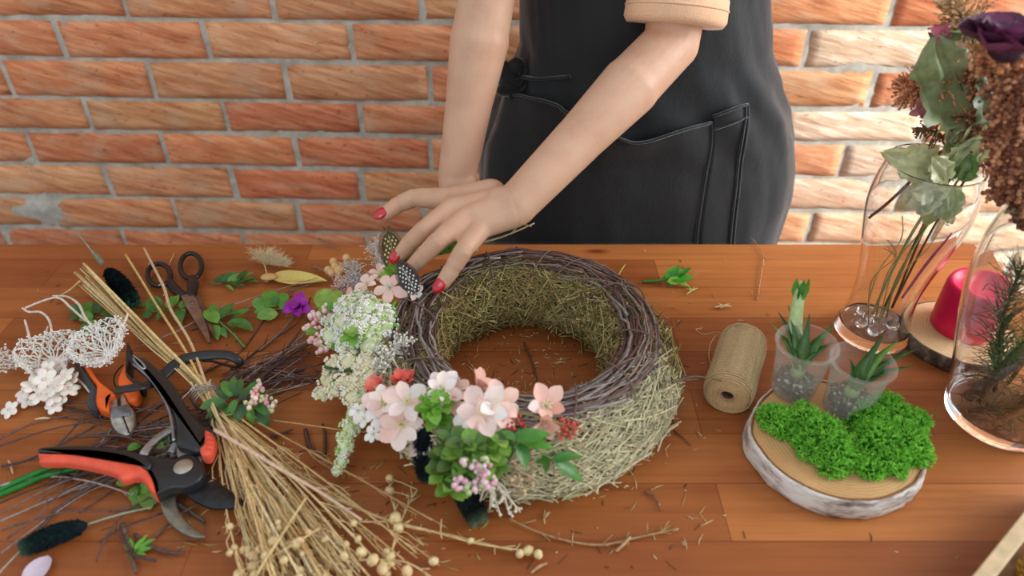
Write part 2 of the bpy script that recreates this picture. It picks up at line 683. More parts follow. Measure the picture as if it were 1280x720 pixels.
def fb(x, z, s, seed):
    return noise.noise(Vector((x * s, z * s, seed)))


for ri in range(len(beds) - 1):
    zt, zb = beds[ri], beds[ri + 1]
    a = anchors[ri]
    k0 = int((-2.1 - a) / PITCHX) - 1
    for k in range(k0, k0 + 17):
        j0 = a + k * PITCHX + fb(k * 3.1, ri * 2.7, 1, 5) * 0.012
        j1 = a + (k + 1) * PITCHX + fb((k + 1) * 3.1, ri * 2.7, 1, 5) * 0.012
        g = 0.0055
        x0, x1 = j0 + g + U(-.0015, .002), j1 - g + U(-.002, .0015)
        z0, z1 = zb + 0.0045 + U(-.001, .002), zt - 0.0045 + U(-.002, .001)
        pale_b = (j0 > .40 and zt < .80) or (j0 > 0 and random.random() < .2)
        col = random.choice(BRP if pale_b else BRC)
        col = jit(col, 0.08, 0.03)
        nx, nz = 14, 5
        base = len(mb.v)
        prot = 0.0055 + U(-.001, .002)
        tl = U(-.002, .002)
        seed = U(0, 100)
        for jz in range(nz + 1):
            for jx in range(nx + 1):
                u, v = jx / nx, jz / nz
                x = x0 + (x1 - x0) * u; z = z0 + (z1 - z0) * v + tl * (u - .5) * 2
                edge = (jx in (0, nx)) or (jz in (0, nz))
                x += fb(x, z, 40, seed) * 0.0018; z += fb(x + 9, z, 40, seed) * 0.0018
                d = prot + fb(x, z, 26, seed) * 0.0022
                if edge: d -= 0.0035
                p = WO + wd * x + Vector((0, 0, z)) + wn * d
                mb.v.append(p)
        for jz in range(nz):
            for jx in range(nx):
                q = base + jz * (nx + 1) + jx
                mb.face((q, q + 1, q + nx + 2, q + nx + 1), col)
        # sides back into the mortar
        ring = [base + i for i in range(nx + 1)] + [base + j * (nx + 1) + nx for j in range(1, nz + 1)] + [base + nz * (nx + 1) + i for i in range(nx - 1, -1, -1)] + [base + j * (nx + 1) for j in range(nz - 1, 0, -1)]
        b2 = len(mb.v)
        for q in ring: mb.v.append(mb.v[q] - wn * 0.02)
        L = len(ring)
        for i in range(L): mb.face((ring[(i + 1) % L], ring[i], b2 + i, b2 + (i + 1) % L), col)
# mortar bed with smears
mb.mi = 1
nx, nz = 360, 230
base = len(mb.v)
X0, X1, Z0, Z1 = -2.1, 1.9, 0.0, 2.3
for j in range(nz + 1):
    for i in range(nx + 1):
        x = X0 + (X1 - X0) * i / nx; z = Z0 + (Z1 - Z0) * j / nz
        d = 0.0005 + fb(x, z, 9, 3.3) * 0.0022 + fb(x, z, 60, 8) * 0.0022
        s = fb(x, z * 1.8, 5.5, 44)
        if s > 0.42: d += (s - 0.42) * 0.028
        mb.v.append(WO + wd * x + Vector((0, 0, z)) + wn * d)
for j in range(nz):
    for i in range(nx):
        q = base + j * (nx + 1) + i
        mb.face((q, q + 1, q + nx + 2, q + nx + 1), (1, 1, 1))
b0 = len(mb.v)
mb.box((X0, 0, Z0), (X1, 0.16, Z1), M=Matrix.Translation(WO + Vector((0, 0.006, 0))) @ Matrix.Rotation(-WYAW, 4, 'Z'))
o = mb.build('wall_back', [M['brick'], M['mortar']]); o['kind'] = 'structure'; o['label'] = 'orange brick wall with grey mortar behind the table'

# ---- table
t = thing('work_table', (-0.25, 0.55, 0), 'long reddish-brown wooden work table covered with flower-making materials', 'table')
mb = MB()
def rbox(mb, lo, hi, b):
    o = [Vector((lo[0], lo[1])), Vector((hi[0], lo[1])), Vector((hi[0], hi[1])), Vector((lo[0], hi[1]))]
    mb.prism(o, lo[2], hi[2], b)
rbox(mb, (-1.25, 0.16, TZ - 0.034), (0.696, 0.906, TZ), 0.0012)
mb.build('tabletop', M['table'], t, smooth=False)
for (x, y) in ((-1.17, .24), (-1.17, .83), (.62, .24), (.62, .83)):
    mb = MB(); rbox(mb, (x - .03, y - .03, 0), (x + .03, y + .03, TZ - .034), .003)
    mb.build('leg', M['table'], t, smooth=False)
mb = MB(); rbox(mb, (-1.14, .81, TZ - .12), (.59, .83, TZ - .034), .002); rbox(mb, (-1.14, .24, TZ - .12), (.59, .26, TZ - .034), .002)
mb.build('apron_rail', M['table'], t, smooth=False)

# ================================================================== PERSON
person = thing('person', (0.19, 1.07, 0.0), 'person in peach shirt and charcoal apron reaching both hands down to the flower wreath', 'person')
# joints (world) taken where the arms stand
LW = P(645, 256, .16)
LE = Vector((.204, .925, 1.045)); LS = Vector((.235, 1.04, 1.36))
RW = Q(571, 222, .86); RE = Vector((-.028, .935, 1.118)); RS = Vector((.015, 1.05, 1.36))
mb = MB()
def cap(a, b, ra, rb, n=18): mb.capsule(a, b, ra, rb, n)
# trunk, neck, legs
def oval(c, rx, ry, rz): mb.ell(c, rx, ry, rz, nu=28, nv=20)
oval(Vector((.19, 1.09, .86)), .195, .115, .17); oval(Vector((.185, 1.08, 1.02)), .15, .10, .16)
oval(Vector((.165, 1.07, 1.22)), .155, .105, .19); oval(Vector((.155, 1.06, 1.35)), .15, .075, .075)
cap(Vector((.155, 1.05, 1.38)), Vector((.15, 1.015, 1.475)), .052, .048)
for s in (-1, 1):
    hip = Vector((.19 + s * .095, 1.09, .82)); knee = Vector((.19 + s * .10, 1.08, .46)); ank = Vector((.19 + s * .10, 1.12, .09))
    cap(hip, knee, .088, .058); cap(knee, knee * .5 + ank * .5, .055, .054); cap(knee * .5 + ank * .5, ank, .054, .036); cap(ank, ank + Vector((0, -.12, -.05)), .036, .03)
# head with a face, looking down at the work
hc = Vector((.145, .985, 1.555))
mb.ell(hc, .074, .092, .112, Matrix.Rotation(R(28), 3, 'X'), nu=28, nv=20)
fw = Vector((0, -math.cos(R(35)), -math.sin(R(35)))); up = Vector((0, -math.sin(R(35)), math.cos(R(35)))); sx = Vector((1, 0, 0))
cap(hc + fw * .045 - up * .07, hc + fw * .055 - up * .085, .035, .022)
cap(hc + fw * .088 + up * .012, hc + fw * .104 - up * .022, .007, .011)
for s in (-1, 1):
    mb.ell(hc + sx * (s * .075) - up * .005, .009, .018, .03, Matrix.Rotation(R(28), 3, 'X'), nu=12, nv=8)
    cap(hc + fw * .066 + sx * s * .022 - up * .02, hc + fw * .06 + sx * s * .04 - up * .01, .016, .016)
# arms: shoulder, elbow, tapering forearm
def arm(S, E, Wr, k=1.0):
    cap(S, S.lerp(E, .5), .052, .043); cap(S.lerp(E, .5), E, .043, .036)
    m = E.lerp(Wr, .28); m2 = E.lerp(Wr, .62)
    cap(E, m, .0355 * k, .0385 * k, 24); cap(m, m2, .0385 * k, .031 * k, 24); cap(m2, Wr, .031 * k, .0262 * k, 24)
arm(LS, LE, LW, 1.0)
arm(RS, RE, RW, .98)
# left hand, spread over the wreath
D = {}
D['thumb'] = [P(614, 243, .155), P(563, 249, .148), P(519, 247, .142), P(499, 255, .132), P(482, 267, .122)], [.0165, .0125, .0102, .0096, .0082]
D['index'] = [P(628, 254, .158), P(566, 262, .152), P(533, 285, .142), P(513, 303, .12), P(500, 318, .103)], [.0175, .0128, .0102, .0094, .0078]
D['middle'] = [P(632, 260, .158), P(584, 273, .152), P(550, 299, .143), P(529, 320, .121), P(515, 334, .105)], [.018, .0128, .0102, .0092, .0078]
D['ring'] = [P(640, 264, .156), P(601, 283, .146), P(580, 312, .137), P(566, 335, .116), P(554, 353, .100)], [.018, .0125, .0098, .009, .0076]
D['little'] = [P(638, 264, .148), P(614, 280, .128), P(600, 286, .108), P(602, 284, .096), P(607, 282, .090)], [.0165, .0118, .0085, .008, .007]
for k, (js, rs) in D.items():
    rs = [q * 1.2 for q in rs]
    for i in range(len(js) - 1): cap(js[i], js[i + 1], rs[i], rs[i + 1], 16)
cap(LW, P(624, 257, .158), .0262, .0225, 20)
for a, b in (('index', 'middle'), ('middle', 'ring'), ('thumb', 'index')):
    A, B = D[a][0][1], D[b][0][1]
    cap(A * .6 + D[a][0][0] * .4, B * .6 + D[b][0][0] * .4, .0128, .0128)
    cap(A * .3 + D[a][0][0] * .7, B * .3 + D[b][0][0] * .7, .0155, .0155)
# webs: thumb to index, and between the finger roots
T0, T1, I0, I1 = D['thumb'][0][0], D['thumb'][0][1], D['index'][0][0], D['index'][0][1]
for t in (0, .25, .5, .75, .95): cap(T0.lerp(T1, t), I0.lerp(I1, t), .0135, .0135)
for a, b, t, r in (('index', 'middle', .30, .0085), ('index', 'middle', .12, .0105), ('middle', 'ring', .10, .0100), ('middle', 'ring', -.15, .0115), ('ring', 'little', -.2, .011)):
    A = D[a][0][1].lerp(D[a][0][2], t) if t >= 0 else D[a][0][1].lerp(D[a][0][0], -t)
    B = D[b][0][1].lerp(D[b][0][2], t) if t >= 0 else D[b][0][1].lerp(D[b][0][0], -t)
    cap(A, B, r, r)
# extensor tendons, faint ridges
for k in ('index', 'middle', 'ring'):
    js = D[k][0]
    cap(js[1] + Vector((0, -.002, .0108)), js[1].lerp(js[0], .75) + Vector((0, -.003, .0138)), .0022, .0018, 10)
# right hand, holding the back of the wreath, fingers curled over the twigs
pc = Q(578, 252, .83)
DR = {}
for i, (k, dx) in enumerate((('index', .012), ('middle', .000), ('ring', -.011), ('little', -.021))):
    b = pc + Vector((dx * .7, .0, 0)); k1 = pc + Vector((dx, -.006, -.026))
    k2 = k1 + Vector((dx * .1, -.006, -.022)); k3 = k2 + Vector((0, -.002, -.018))
    DR[k] = k3
    cap(RW.lerp(b, .5), b, .021, .0155); cap(b, k1, .0135, .0105); cap(k1, k2, .0098, .0088); cap(k2, k3, .0088, .0072)
tb = pc + Vector((-.004, .022, .0)); t1 = tb + Vector((.004, .002, -.024)); t2 = t1 + Vector((-.004, -.006, -.022))
cap(RW.lerp(pc, .6) + Vector((.012, 0, 0)), tb, .017, .013); cap(tb, t1, .0125, .0102); cap(t1, t2, .0102, .008)
DR['thumb'] = t2
body = mb.build('body', M['skin'])
rm = body.modifiers.new('r', 'REMESH'); rm.mode = 'VOXEL'; rm.voxel_size = 0.0022; rm.use_smooth_shade = True
sm = body.modifiers.new('s', 'SMOOTH'); sm.factor = 0.5; sm.iterations = 7
dg = bpy.context.evaluated_depsgraph_get()
me = bpy.data.meshes.new_from_object(body.evaluated_get(dg))
body.modifiers.clear(); body.data = me
# knuckle creases and relief on the left hand
kn = [(D[k][0][2], D[k][1][2]) for k in ('index', 'middle', 'ring', 'thumb')] + [(D[k][0][3], D[k][1][3]) for k in ('index', 'middle', 'ring')]
cr = []
for k in ('index', 'middle', 'ring', 'thumb'):
    js, rs = D[k]
    for q in (2, 3):
        d = (js[min(q + 1, 4)] - js[q - 1]).normalized()
        for off in (-.0022, 0, .0024): cr.append((js[q] + d * off, d, .013))
dw = (LW - P(614, 250, .155)).normalized()
cr.append((P(636, 256, .16), (P(652, 238, .16) - P(614, 250, .155)).normalized(), .034)); 
for v in me.vertices:
    if v.co.z < TZ + .25 and v.co.y < .93 and v.co.z > TZ + .08:
        for c, d, rad in cr:
            r = v.co - c
            if r.length < rad:
                a = abs(r.dot(d))
                if a < .0016: v.co -= v.normal * (.0009 * (1 - a / .0016))
me.polygons.foreach_set('use_smooth', [True] * len(me.polygons))
me.update()
body.parent = person; body.matrix_parent_inverse = Matrix.Translation(-person.location)
# nails
for k in ('thumb', 'index', 'middle', 'ring'):
    js, rs = D[k]
    d = (js[4] - js[3]).normalized()
    v = (CAM - js[4]).normalized() * .75 + Vector((0, 0, .6)) + (Vector((-.3, 0, 0)) if k == 'thumb' else Vector((0, 0, 0)))
    n = (v - d * v.dot(d)).normalized()
    s = d.cross(n)
    rot = Matrix((s, d, n)).transposed()
    mb = MB(); mb.ell(js[4] + d * .0045 + n * (rs[4] * .90), .0074, .0104, .0036, rot, lin((196, 8, 34)), 16, 12)
    mb.build('fingernail', M['nail'], person, label='glossy red fingernail')
for k, t_ in DR.items():
    mb = MB(); mb.ell(t_ + Vector((0, -.003, .004)), .0055, .008, .003, Matrix.Rotation(R(30), 3, 'X'), lin((196, 8, 34)), 12, 8)
    mb.build('fingernail', M['nail'], person, label='glossy red fingernail')
# eyes, lips, hair
for s in (-1, 1):
    mb = MB(); mb.ell(hc + fw * .076 + sx * s * .031 + up * .008, .013, .011, .008, col=(.9, .9, .88)); mb.ell(hc + fw * .0865 + sx * s * .031 + up * .006, .005, .003, .005, col=(.08, .04, .02))
    mb.build('eye', M['nail'], person)
mb = MB(); mb.ell(hc + fw * .088 - up * .05, .022, .007, .007, col=lin((178, 92, 84))); mb.build('lips', M['wax'], person)
mb = MB()
for i in range(900):
    a = U(-PI, PI); e = U(-.1, 1.45)
    d0 = Vector((math.cos(a) * math.cos(e), math.sin(a) * math.cos(e), math.sin(e)))
    if d0.dot(fw) > .35: continue
    p0 = hc + Vector((d0.x * .079, d0.y * .097, d0.z * .117)) 
    knot = hc + Vector((0, .10, -.01))
    p1 = p0.lerp(knot, .5); q = (p1 - hc).normalized(); p1 = hc + Vector((q.x * .082, q.y * .105, q.z * .12))
    mb.tube(catmull([p0, p1, knot + rvec() * .018], 4), [.0022, .003, .002], 4, jit(lin((92, 62, 42)), .25))
mb.ell(hc + Vector((0, .115, -.015)), .036, .03, .034, col=lin((92, 62, 42)), jitter=.05)
mb.build('hair', M['hair'], person)

# ---- clothes: trunk loft
LOFT = [(1.40, .155, 1.055, .10, .075), (1.34, .16, 1.06, .165, .10), (1.2, .18, 1.07, .175, .115), (1.08, .186, 1.07, .170, .112), (1.0, .197, 1.07, .180, .113),
        (.95, .203, 1.072, .200, .118), (.90, .202, 1.075, .229, .125), (.85, .201, 1.08, .247, .132), (.80, .204, 1.08, .2545, .136),
        (.75, .2065, 1.08, .2565, .138), (.70, .2055, 1.08, .2555, .138), (.62, .204, 1.08, .252, .14), (.45, .2, 1.08, .25, .14)]


def loft(z):
    L = LOFT
    z = max(min(z, L[0][0]), L[-1][0])
    for a, b in zip(L, L[1:]):
        if z <= a[0] and z >= b[0]:
            t = (a[0] - z) / (a[0] - b[0]); t = t * t * (3 - 2 * t) * .4 + t * .6
            return [a[i] + (b[i] - a[i]) * t for i in range(1, 5)]


def trunk(an, z, off=0.0, pw=2.3):
    cx, cy, rx, ry = loft(z)
    c, s = math.cos(an), math.sin(an)
    e = 2 / pw
    return Vector((cx + (rx + off) * math.copysign(abs(c) ** e, c), cy + (ry + off) * math.copysign(abs(s) ** e, s), z))


def surf(mb, a0, a1, z0, z1, off, na, nz, wr=0.0, closed=False, col=(1, 1, 1)):
    base = len(mb.v)
    for j in range(nz + 1):
        z = z0 + (z1 - z0) * j / nz
        for i in range(na + (0 if closed else 1)):
            an = a0 + (a1 - a0) * i / na
            o_ = off
            if wr:
                q = Vector((an * 2.2 + z * 3, z * 5 - an * .8, 1.7))
                o_ += wr * noise.noise(q) * 1.2 + wr * .5 * noise.noise(Vector((an * 6, z * 9 + an * 4, 7)))
                # drag folds fanning from the waist towards the pockets
                o_ += wr * .7 * max(0, 1 - abs(z - .93) / .10) * math.sin(an * 15 + z * 40)
            mb.v.append(trunk(an, z, o_))
    n = na if closed else na + 1
    for j in range(nz):
        for i in range(na if closed else na):
            a = base + j * n + i; b = base + j * n + (i + 1) % n
            mb.face((a, b, b + n, a + n), col)


def solid(o, th):
    m = o.modifiers.new('thick', 'SOLIDIFY'); m.thickness = th; m.offset = 1


mb = MB()
surf(mb, 0, 2 * PI, 1.40, .93, -.008, 96, 40, .003, True)
# sleeves
def sleeve(S, E, t1, r0, r1, cuff=True):
    ax = (E - S)
    p1 = S + ax * t1
    pts = [S + (Vector((.14 if S.x > .15 else .03, 1.06, 1.35)) - S) * .5, S] + [S.lerp(p1, k / 5) for k in range(1, 6)]
    mb.tube(catmull(pts, 3), [.06, .066, .064, .062, r0, r1], 32, cap=False)
    d = ax.normalized()
    # rolled cuff: outer band that folds back inside
    ccs = [(-.034, r1 + .001), (-.036, r1 + .006), (-.03, r1 + .0085), (-.006, r1 + .0095), (0, r1 + .006), (0, r1 + .002), (-.008, r1 - .001), (-.05, r1 - .002)]
    mb.tube([p1 + d * a for a, r in ccs], [r for a, r in ccs], 32, cap=False)
    mb.tube([p1 + d * (-.020), p1 + d * (-.019), p1 + d * (-.018)], [r1 + .0095, r1 + .0102, r1 + .0095], 32, cap=False)
sleeve(LS, LE, .93, .060, .054)
sleeve(RS, RE, .915, .056, .050)
sh = mb.build('shirt', M['shirt'], person, label='peach cotton shirt with rolled sleeve cuffs')
solid(sh, .0015)
mb = MB()
surf(mb, 0, 2 * PI, 1.0, .80, -.006, 64, 20, 0, True)
for s in (-1, 1):
    pts = [Vector((.195 + s * .10, 1.09, .86)), Vector((.19 + s * .105, 1.085, .5)), Vector((.19 + s * .105, 1.11, .12))]
    mb.tube(catmull(pts, 8), [.118, .078, .062], 32, cap=False)
mb.build('trousers', M['trousers'], person)
for s in (-1, 1):
    mb = MB(); c = Vector((.19 + s * .10, 1.05, 0))
    ol = [c + Vector((math.cos(a) * .045 * (1 - .15 * math.sin(a)), math.sin(a) * .125, 0)) for a in [2 * PI * k / 24 for k in range(24)]]
    mb.prism(ol, 0.002, .055, .012, lin((225, 222, 215)))
    mb.tube([c + Vector((0, .05, .05)), c + Vector((0, .065, .11))], [.046, .042], 20, lin((225, 222, 215)))
    mb.build('shoe', M['rubber'], person)

apron = thing  # (name kept free)
mb = MB()
A0, A1 = R(-90 - 118), R(-90 + 118)
surf(mb, A0, A1, 1.12, .46, .004, 220, 170, .0042)
surf(mb, R(-90 - 62), R(-90 + 62), 1.33, 1.12, .004, 90, 40, .003)
apr = mb.build('apron', M['apron'], person, label='charcoal canvas apron with a wide front pocket')
bv = BVHTree.FromPolygons([tuple(v) for v in mb.v], mb.f)
solid(apr, .0016)


def on_apron(px, py, off):
    d = ray(px, py).normalized()
    h, n, i, dist = bv.ray_cast(CAM, d)
    if h is None: return None
    if n.dot(d) > 0: n = -n
    return h + n * off


def patch(name, left, right, top, off, nu=36, nv=30, gape=0.0, ybot=304, label=None, parent=None, th=.0016):
    """sewn-on cloth panel lying on the apron between two side seams"""
    mb = MB()
    lef, rig, tp = [catmull([Vector((a, b, 0)) for a, b in q], 10) for q in (left, right, top)]
    def at(cur, t):
        k = t * (len(cur) - 1); i = min(int(k), len(cur) - 2); return cur[i].lerp(cur[i + 1], k - i)
    grid = []
    for j in range(nv + 1):
        v = j / nv
        for i in range(nu + 1):
            u = i / nu
            l, r, tt = at(lef, v), at(rig, v), at(tp, u)
            x = l.x + (r.x - l.x) * u
            y0 = tt.y; y = y0 + (ybot - y0) * v
            if v < .35: x = x * (v / .35) + tt.x * (1 - v / .35)
            g = gape * math.sin(PI * u) * max(0, 1 - v * 3.2) ** 1.5
            p = on_apron(x, y, off + g + .0012 * noise.noise(Vector((x * .03, y * .03, 2))))
            grid.append(p if p is not None else grid[-1].copy() if i else on_apron(x + 8, y, off) or on_apron(x + 20, y, off))
    base = 0
    mb.v = grid
    for j in range(nv):
        for i in range(nu):
            q = j * (nu + 1) + i
            mb.face((q, q + 1, q + nu + 2, q + nu + 1), (1, 1, 1))
    # double-turned hem along the top and the right side seam
    top_pts = [grid[i] + Vector((0, -.0012, 0)) for i in range(nu + 1)]
    mb.tube(top_pts, .0006, 6)
    hem = [grid[3 * (nu + 1) + i] + Vector((0, -.0018, 0)) for i in range(nu + 1)]
    if name == 'side_pocket': mb.tube(hem, .0003, 4)
    rs_ = [grid[j * (nu + 1) + nu] + Vector((0, -.001, 0)) for j in range(nv + 1)]
    mb.tube(rs_, .0008, 6)
    rs2 = [grid[j * (nu + 1) + nu - 1] + Vector((0, -.0018, 0)) for j in range(nv + 1)]
    if name == 'side_pocket': mb.tube(rs2, .0003, 4)
    o = mb.build(name, M['apron'], parent, label=label)
    solid(o, th)
    return o


patch('front_pocket', [(616, 124), (612, 165), (608, 210), (607, 260), (607, 304)], [(888, 150), (884, 190), (879, 235), (873, 280), (869, 304)],
      [(632, 119), (670, 121), (708, 130), (745, 153), (772, 167), (798, 170), (841, 161), (888, 151)], .005, gape=.022, parent=apr)
patch('side_pocket', [(890, 141), (887, 190), (882, 235), (876, 280), (872, 304)], [(930, 127), (927, 170), (922, 210), (917, 260), (913, 304)],
      [(890, 142), (905, 136), (930, 128)], .008, nu=10, gape=.002, parent=apr)
# apron strings knotted at the hip
mb = MB()
kp = Vector((-.005, 1.02, .975))
kp = Q(640, 92, 1.03)
for k in range(3):
    a = k * 2.1
    mb.tube(catmull([kp, kp + Vector((-.012 + .012 * math.cos(a), -.01, .02 * math.sin(a))), kp + Vector((.006, -.012, -.006 + .02 * math.cos(a))), kp + Vector((.02, 0, .01 * math.sin(a)))], 5), .015, 10, flat=.6)
mb.tube(catmull([kp, kp + Vector((-.002, -.006, -.02)), kp + Vector((.0, -.004, -.045)), kp + Vector((-.01, .0, -.075))], 5), .014, 10, flat=.4)
mb.tube(catmull([kp, kp + Vector((.03, -.03, .004)), trunk(R(-125), .985, .006)], 5), .006, 8, flat=.4)
mb.build('apron_strings', M['apron'], apr)
# neck straps
mb = MB()
for s in (-1, 1):
    mb.tube(catmull([trunk(R(-90 + s * 40), 1.32, .006), Vector((.155 + s * .075, 1.01, 1.42)), Vector((.155 + s * .05, 1.09, 1.44)), Vector((.155, 1.12, 1.42))], 6), .01, 8, flat=.25)
mb.build('neck_strap', M['apron'], apr)

# ================================================================== WREATH
WC = Vector((.0136, .605, TZ))
wre = thing('flower_wreath', WC, 'hay wreath wrapped with birch twigs and trimmed with pink and white flowers', 'wreath')
RM, RA = .133, .038


def ring_pt(c, Rr, ra, rb, th, ph, zc):
    return Vector((c.x + math.cos(th) * (Rr + math.cos(ph) * ra), c.y + math.sin(th) * (Rr + math.cos(ph) * ra), zc + math.sin(ph) * rb))


HAYC = [lin((196, 178, 112)), lin((172, 158, 88)), lin((150, 140, 78)), lin((214, 200, 142)), lin((138, 116, 66)), lin((178, 172, 104)), lin((120, 104, 56)), lin((190, 150, 96))]
hz = TZ + .037
mb = MB()
n1, n2 = 120, 26
for i in range(n1):
    for j in range(n2):
        th, ph = 2 * PI * i / n1, 2 * PI * j / n2
        k = 1 + .08 * noise.noise(Vector((math.cos(th) * 4, math.sin(th) * 4, ph)))
        mb.v.append(ring_pt(WC, RM, (RA - .003) * k, (RA - .004) * k, th, ph, hz))
for i in range(n1):
    for j in range(n2):
        a, b = i * n2, ((i + 1) % n1) * n2
        mb.face((a + j, b + j, b + (j + 1) % n2, a + (j + 1) % n2), lin((112, 94, 50)))
for i in range(8200):
    th, ph = U(0, 2 * PI), U(-PI * .35, PI * 1.35)
    L = U(.02, .075)
    dth = L / RM * random.choice((-1, 1)) * U(.35, 1.0)
    dph = U(-1.3, 1.3) * L / RA * .6
    lift = abs(random.gauss(0, .0022)) + .0004
    loose = random.random() < .06
    pts = []
    for k in range(4):
        t = k / 3 - .5
        l_ = lift * (1 + (.6 if k in (0, 3) else 0)) + (abs(t) * 2) ** 2 * (.012 if loose else .0015) * random.random()
        p = ring_pt(WC, RM, RA - .001 + l_, RA - .002 + l_, th + dth * t, ph + dph * t, hz)
        p.z = max(p.z, TZ + .001)
        pts.append(p)
    top = math.sin(ph) * .5 + .5
    c = random.choice(HAYC)
    # the front outer flank is mixed towards a paler straw colour
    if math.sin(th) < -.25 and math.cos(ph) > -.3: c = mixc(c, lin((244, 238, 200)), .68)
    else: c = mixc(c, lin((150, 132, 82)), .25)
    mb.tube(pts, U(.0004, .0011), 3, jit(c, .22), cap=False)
# binding wraps
for i in range(46):
    th = 2 * PI * i / 46 + U(-.04, .04)
    sl = U(.05, .16)
    mb.tube([ring_pt(WC, RM, RA + .002, RA + .0015, th + sl * (j / 16 - .5), -PI * .3 + j / 16 * PI * 1.6, hz + .001) for j in range(17)], .0007, 3, jit(lin((168, 140, 92)), .2), cap=False)
for v in mb.v:
    if v.z < TZ + .0006: v.z = TZ + .0006
mb.build('hay_ring', M['hay'], wre)

# twig ring
TC = Vector((.015, .621, TZ)); TR = .129; tz = TZ + .070
TWC = [lin((92, 72, 66)), lin((120, 98, 90)), lin((74, 54, 48)), lin((142, 124, 114)), lin((104, 72, 62)), lin((160, 146, 136)), lin((84, 66, 64)), lin((126, 84, 72))]
mb = MB()
for i in range(230):
    th0 = U(0, 2 * PI); span = U(.7, 2.6)
    ph0 = U(-.5, PI + .5); tw = U(-1.6, 1.6); rad = math.sqrt(random.random())
    n = int(span * 9) + 3
    pts = []
    sd = U(0, 99)
    for k in range(n):
        t = k / (n - 1)
        th = th0 + span * t
        ph = ph0 + tw * t
        q = rad + .18 * noise.noise(Vector((th * 2, sd, 0)))
        wdt = .027 if 2.4 < th % (2 * PI) < 4.0 else .0235
        p = ring_pt(TC, TR + (.004 if math.sin(th) > .5 else 0), wdt * q, .0165 * q, th, ph, tz)
        p += Vector((noise.noise(Vector((th * 6, sd, 1))), noise.noise(Vector((th * 6, sd, 5))), noise.noise(Vector((th * 6, sd, 9))) * .7)) * .004
        p.z = max(p.z, TZ + .05)
        pts.append(p)
    r0 = U(.0008, .0021)
    c = jit(random.choice(TWC), .3)
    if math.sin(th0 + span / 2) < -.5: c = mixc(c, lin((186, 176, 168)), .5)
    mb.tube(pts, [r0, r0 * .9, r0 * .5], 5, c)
    for k in range(1, n - 1, 2):      # buds and side spurs
        if random.random() < .5:
            d = (pts[k + 1] - pts[k]).normalized()
            s = (d * 1.0 + rvec() * .8).normalized()
            mb.tube([pts[k], pts[k] + s * U(.003, .007)], [r0 * .8, r0 * .3], 4, c)
    if random.random() < .3:          # tips springing out
        d = (pts[-1] - pts[-2]).normalized()
        o_ = (pts[-1] - TC); o_.z = 0; o_.normalize()
        e = pts[-1] + d * U(.01, .03) + o_ * U(-.004, .012) + Vector((0, 0, U(-.002, .008)))
        mb.tube([pts[-1], e], [r0 * .5, r0 * .3], 4, c)
# wraps crossing the band
for th in (-.30, .38, 1.25, 1.9, 2.7, 3.5, 4.9, 5.4, .9, 2.3):
    th += U(-.08, .08); s = U(.1, .45)
    c = jit(lin((120, 92, 78)), .2)
    mb.tube([ring_pt(TC, TR, .029, .019, th + s * (j / 14), -.5 + j / 14 * (PI + 1.0), tz) for j in range(15)], .0011, 5, c)
for a, b in (((838, 478, .055), (902, 476, .05)), ((760, 500, .085), (872, 474, .055)), ((598, 300, .095), (650, 283, .12)), ((735, 480, .08), (820, 440, .09)), ((700, 350, .09), (792, 360, .095))):
    A, B = P(*a), P(*b)
    mb.tube(catmull([A, A.lerp(B, .5) + Vector((0, .004, .004)), B], 4), [.0012, .0006], 5, lin((128, 108, 92)))
mb.build('twig_ring', M['twig'], wre)
# straw that sticks out behind the hand
mb = MB(); mb.tube(catmull([P(590, 306, .09), P(628, 296, .105), P(668, 279, .12)], 5), [.0016, .0012, .0008], 6, lin((214, 196, 140)))
mb.tube(catmull([P(640, 290, .11), P(652, 281, .118), P(664, 283, .12)], 4), .0008, 5, lin((200, 184, 130)))
mb.build('straw_stalk', M['dry'], wre)

WHITE = lin((255, 254, 248)); CREAM = lin((252, 244, 216)); PGREEN = lin((196, 220, 140))


def part_org(mb, name, mat, p, parent, label=None, **k):
    return mb.build(name, mat, parent, label=label, **k)


def blossom(px, py, h, size, tilt, cols, parent=wre, n=5, label=None, mat='petal', stam=lin((236, 228, 160)), open_=.35, name='blossom', layers=1, lw=1.0):
    """petals round an eye with stamens; tilt = facing direction"""
    c = P(px, py, h)
    if size > .03: size *= .88
    nrm = Vector(tilt).normalized()
    a = nrm.orthogonal().normalized(); b = nrm.cross(a)
    mb = MB()
    for ly in range(layers):
        for i in range(n):
            an = 2 * PI * (i + .5 * ly) / n + U(-.15, .15)
            d = a * math.cos(an) + b * math.sin(an)
            e = open_ + .35 * ly + U(-.12, .12)
            dd = d * math.cos(e) + nrm * math.sin(e)
            nn = nrm * math.cos(e) - d * math.sin(e)
            L = size * .47 * U(.85, 1.12) * (1 - .2 * ly)
            c1 = jit(random.choice(cols), .05, .03)
            mb.leaf(c + d * size * .03 + nrm * (.0015 * ly), dd, nn, L * 1.06, L * .70 * lw, mixc(c1, cols[0], .3), bend=U(.0, .35), cup=.28, shape='petal', nseg=7, col2=c1)
    mb.ell(c - nrm * size * .03, size * .05, size * .05, size * .05, col=lin((170, 190, 110)))
    o = mb.build(name, M[mat], parent, label=label)
    mb = MB()
    for i in range(12):
        d = (nrm + rvec() * .55).normalized()
        e = c + d * size * U(.13, .22)
        mb.tube([c, e], size * .009, 4, mixc(stam, WHITE, .5))
        mb.ell(e, size * .022, size * .022, size * .022, col=stam, nu=5, nv=4)
    mb.build('stamens', M['petal'], o)
    return o


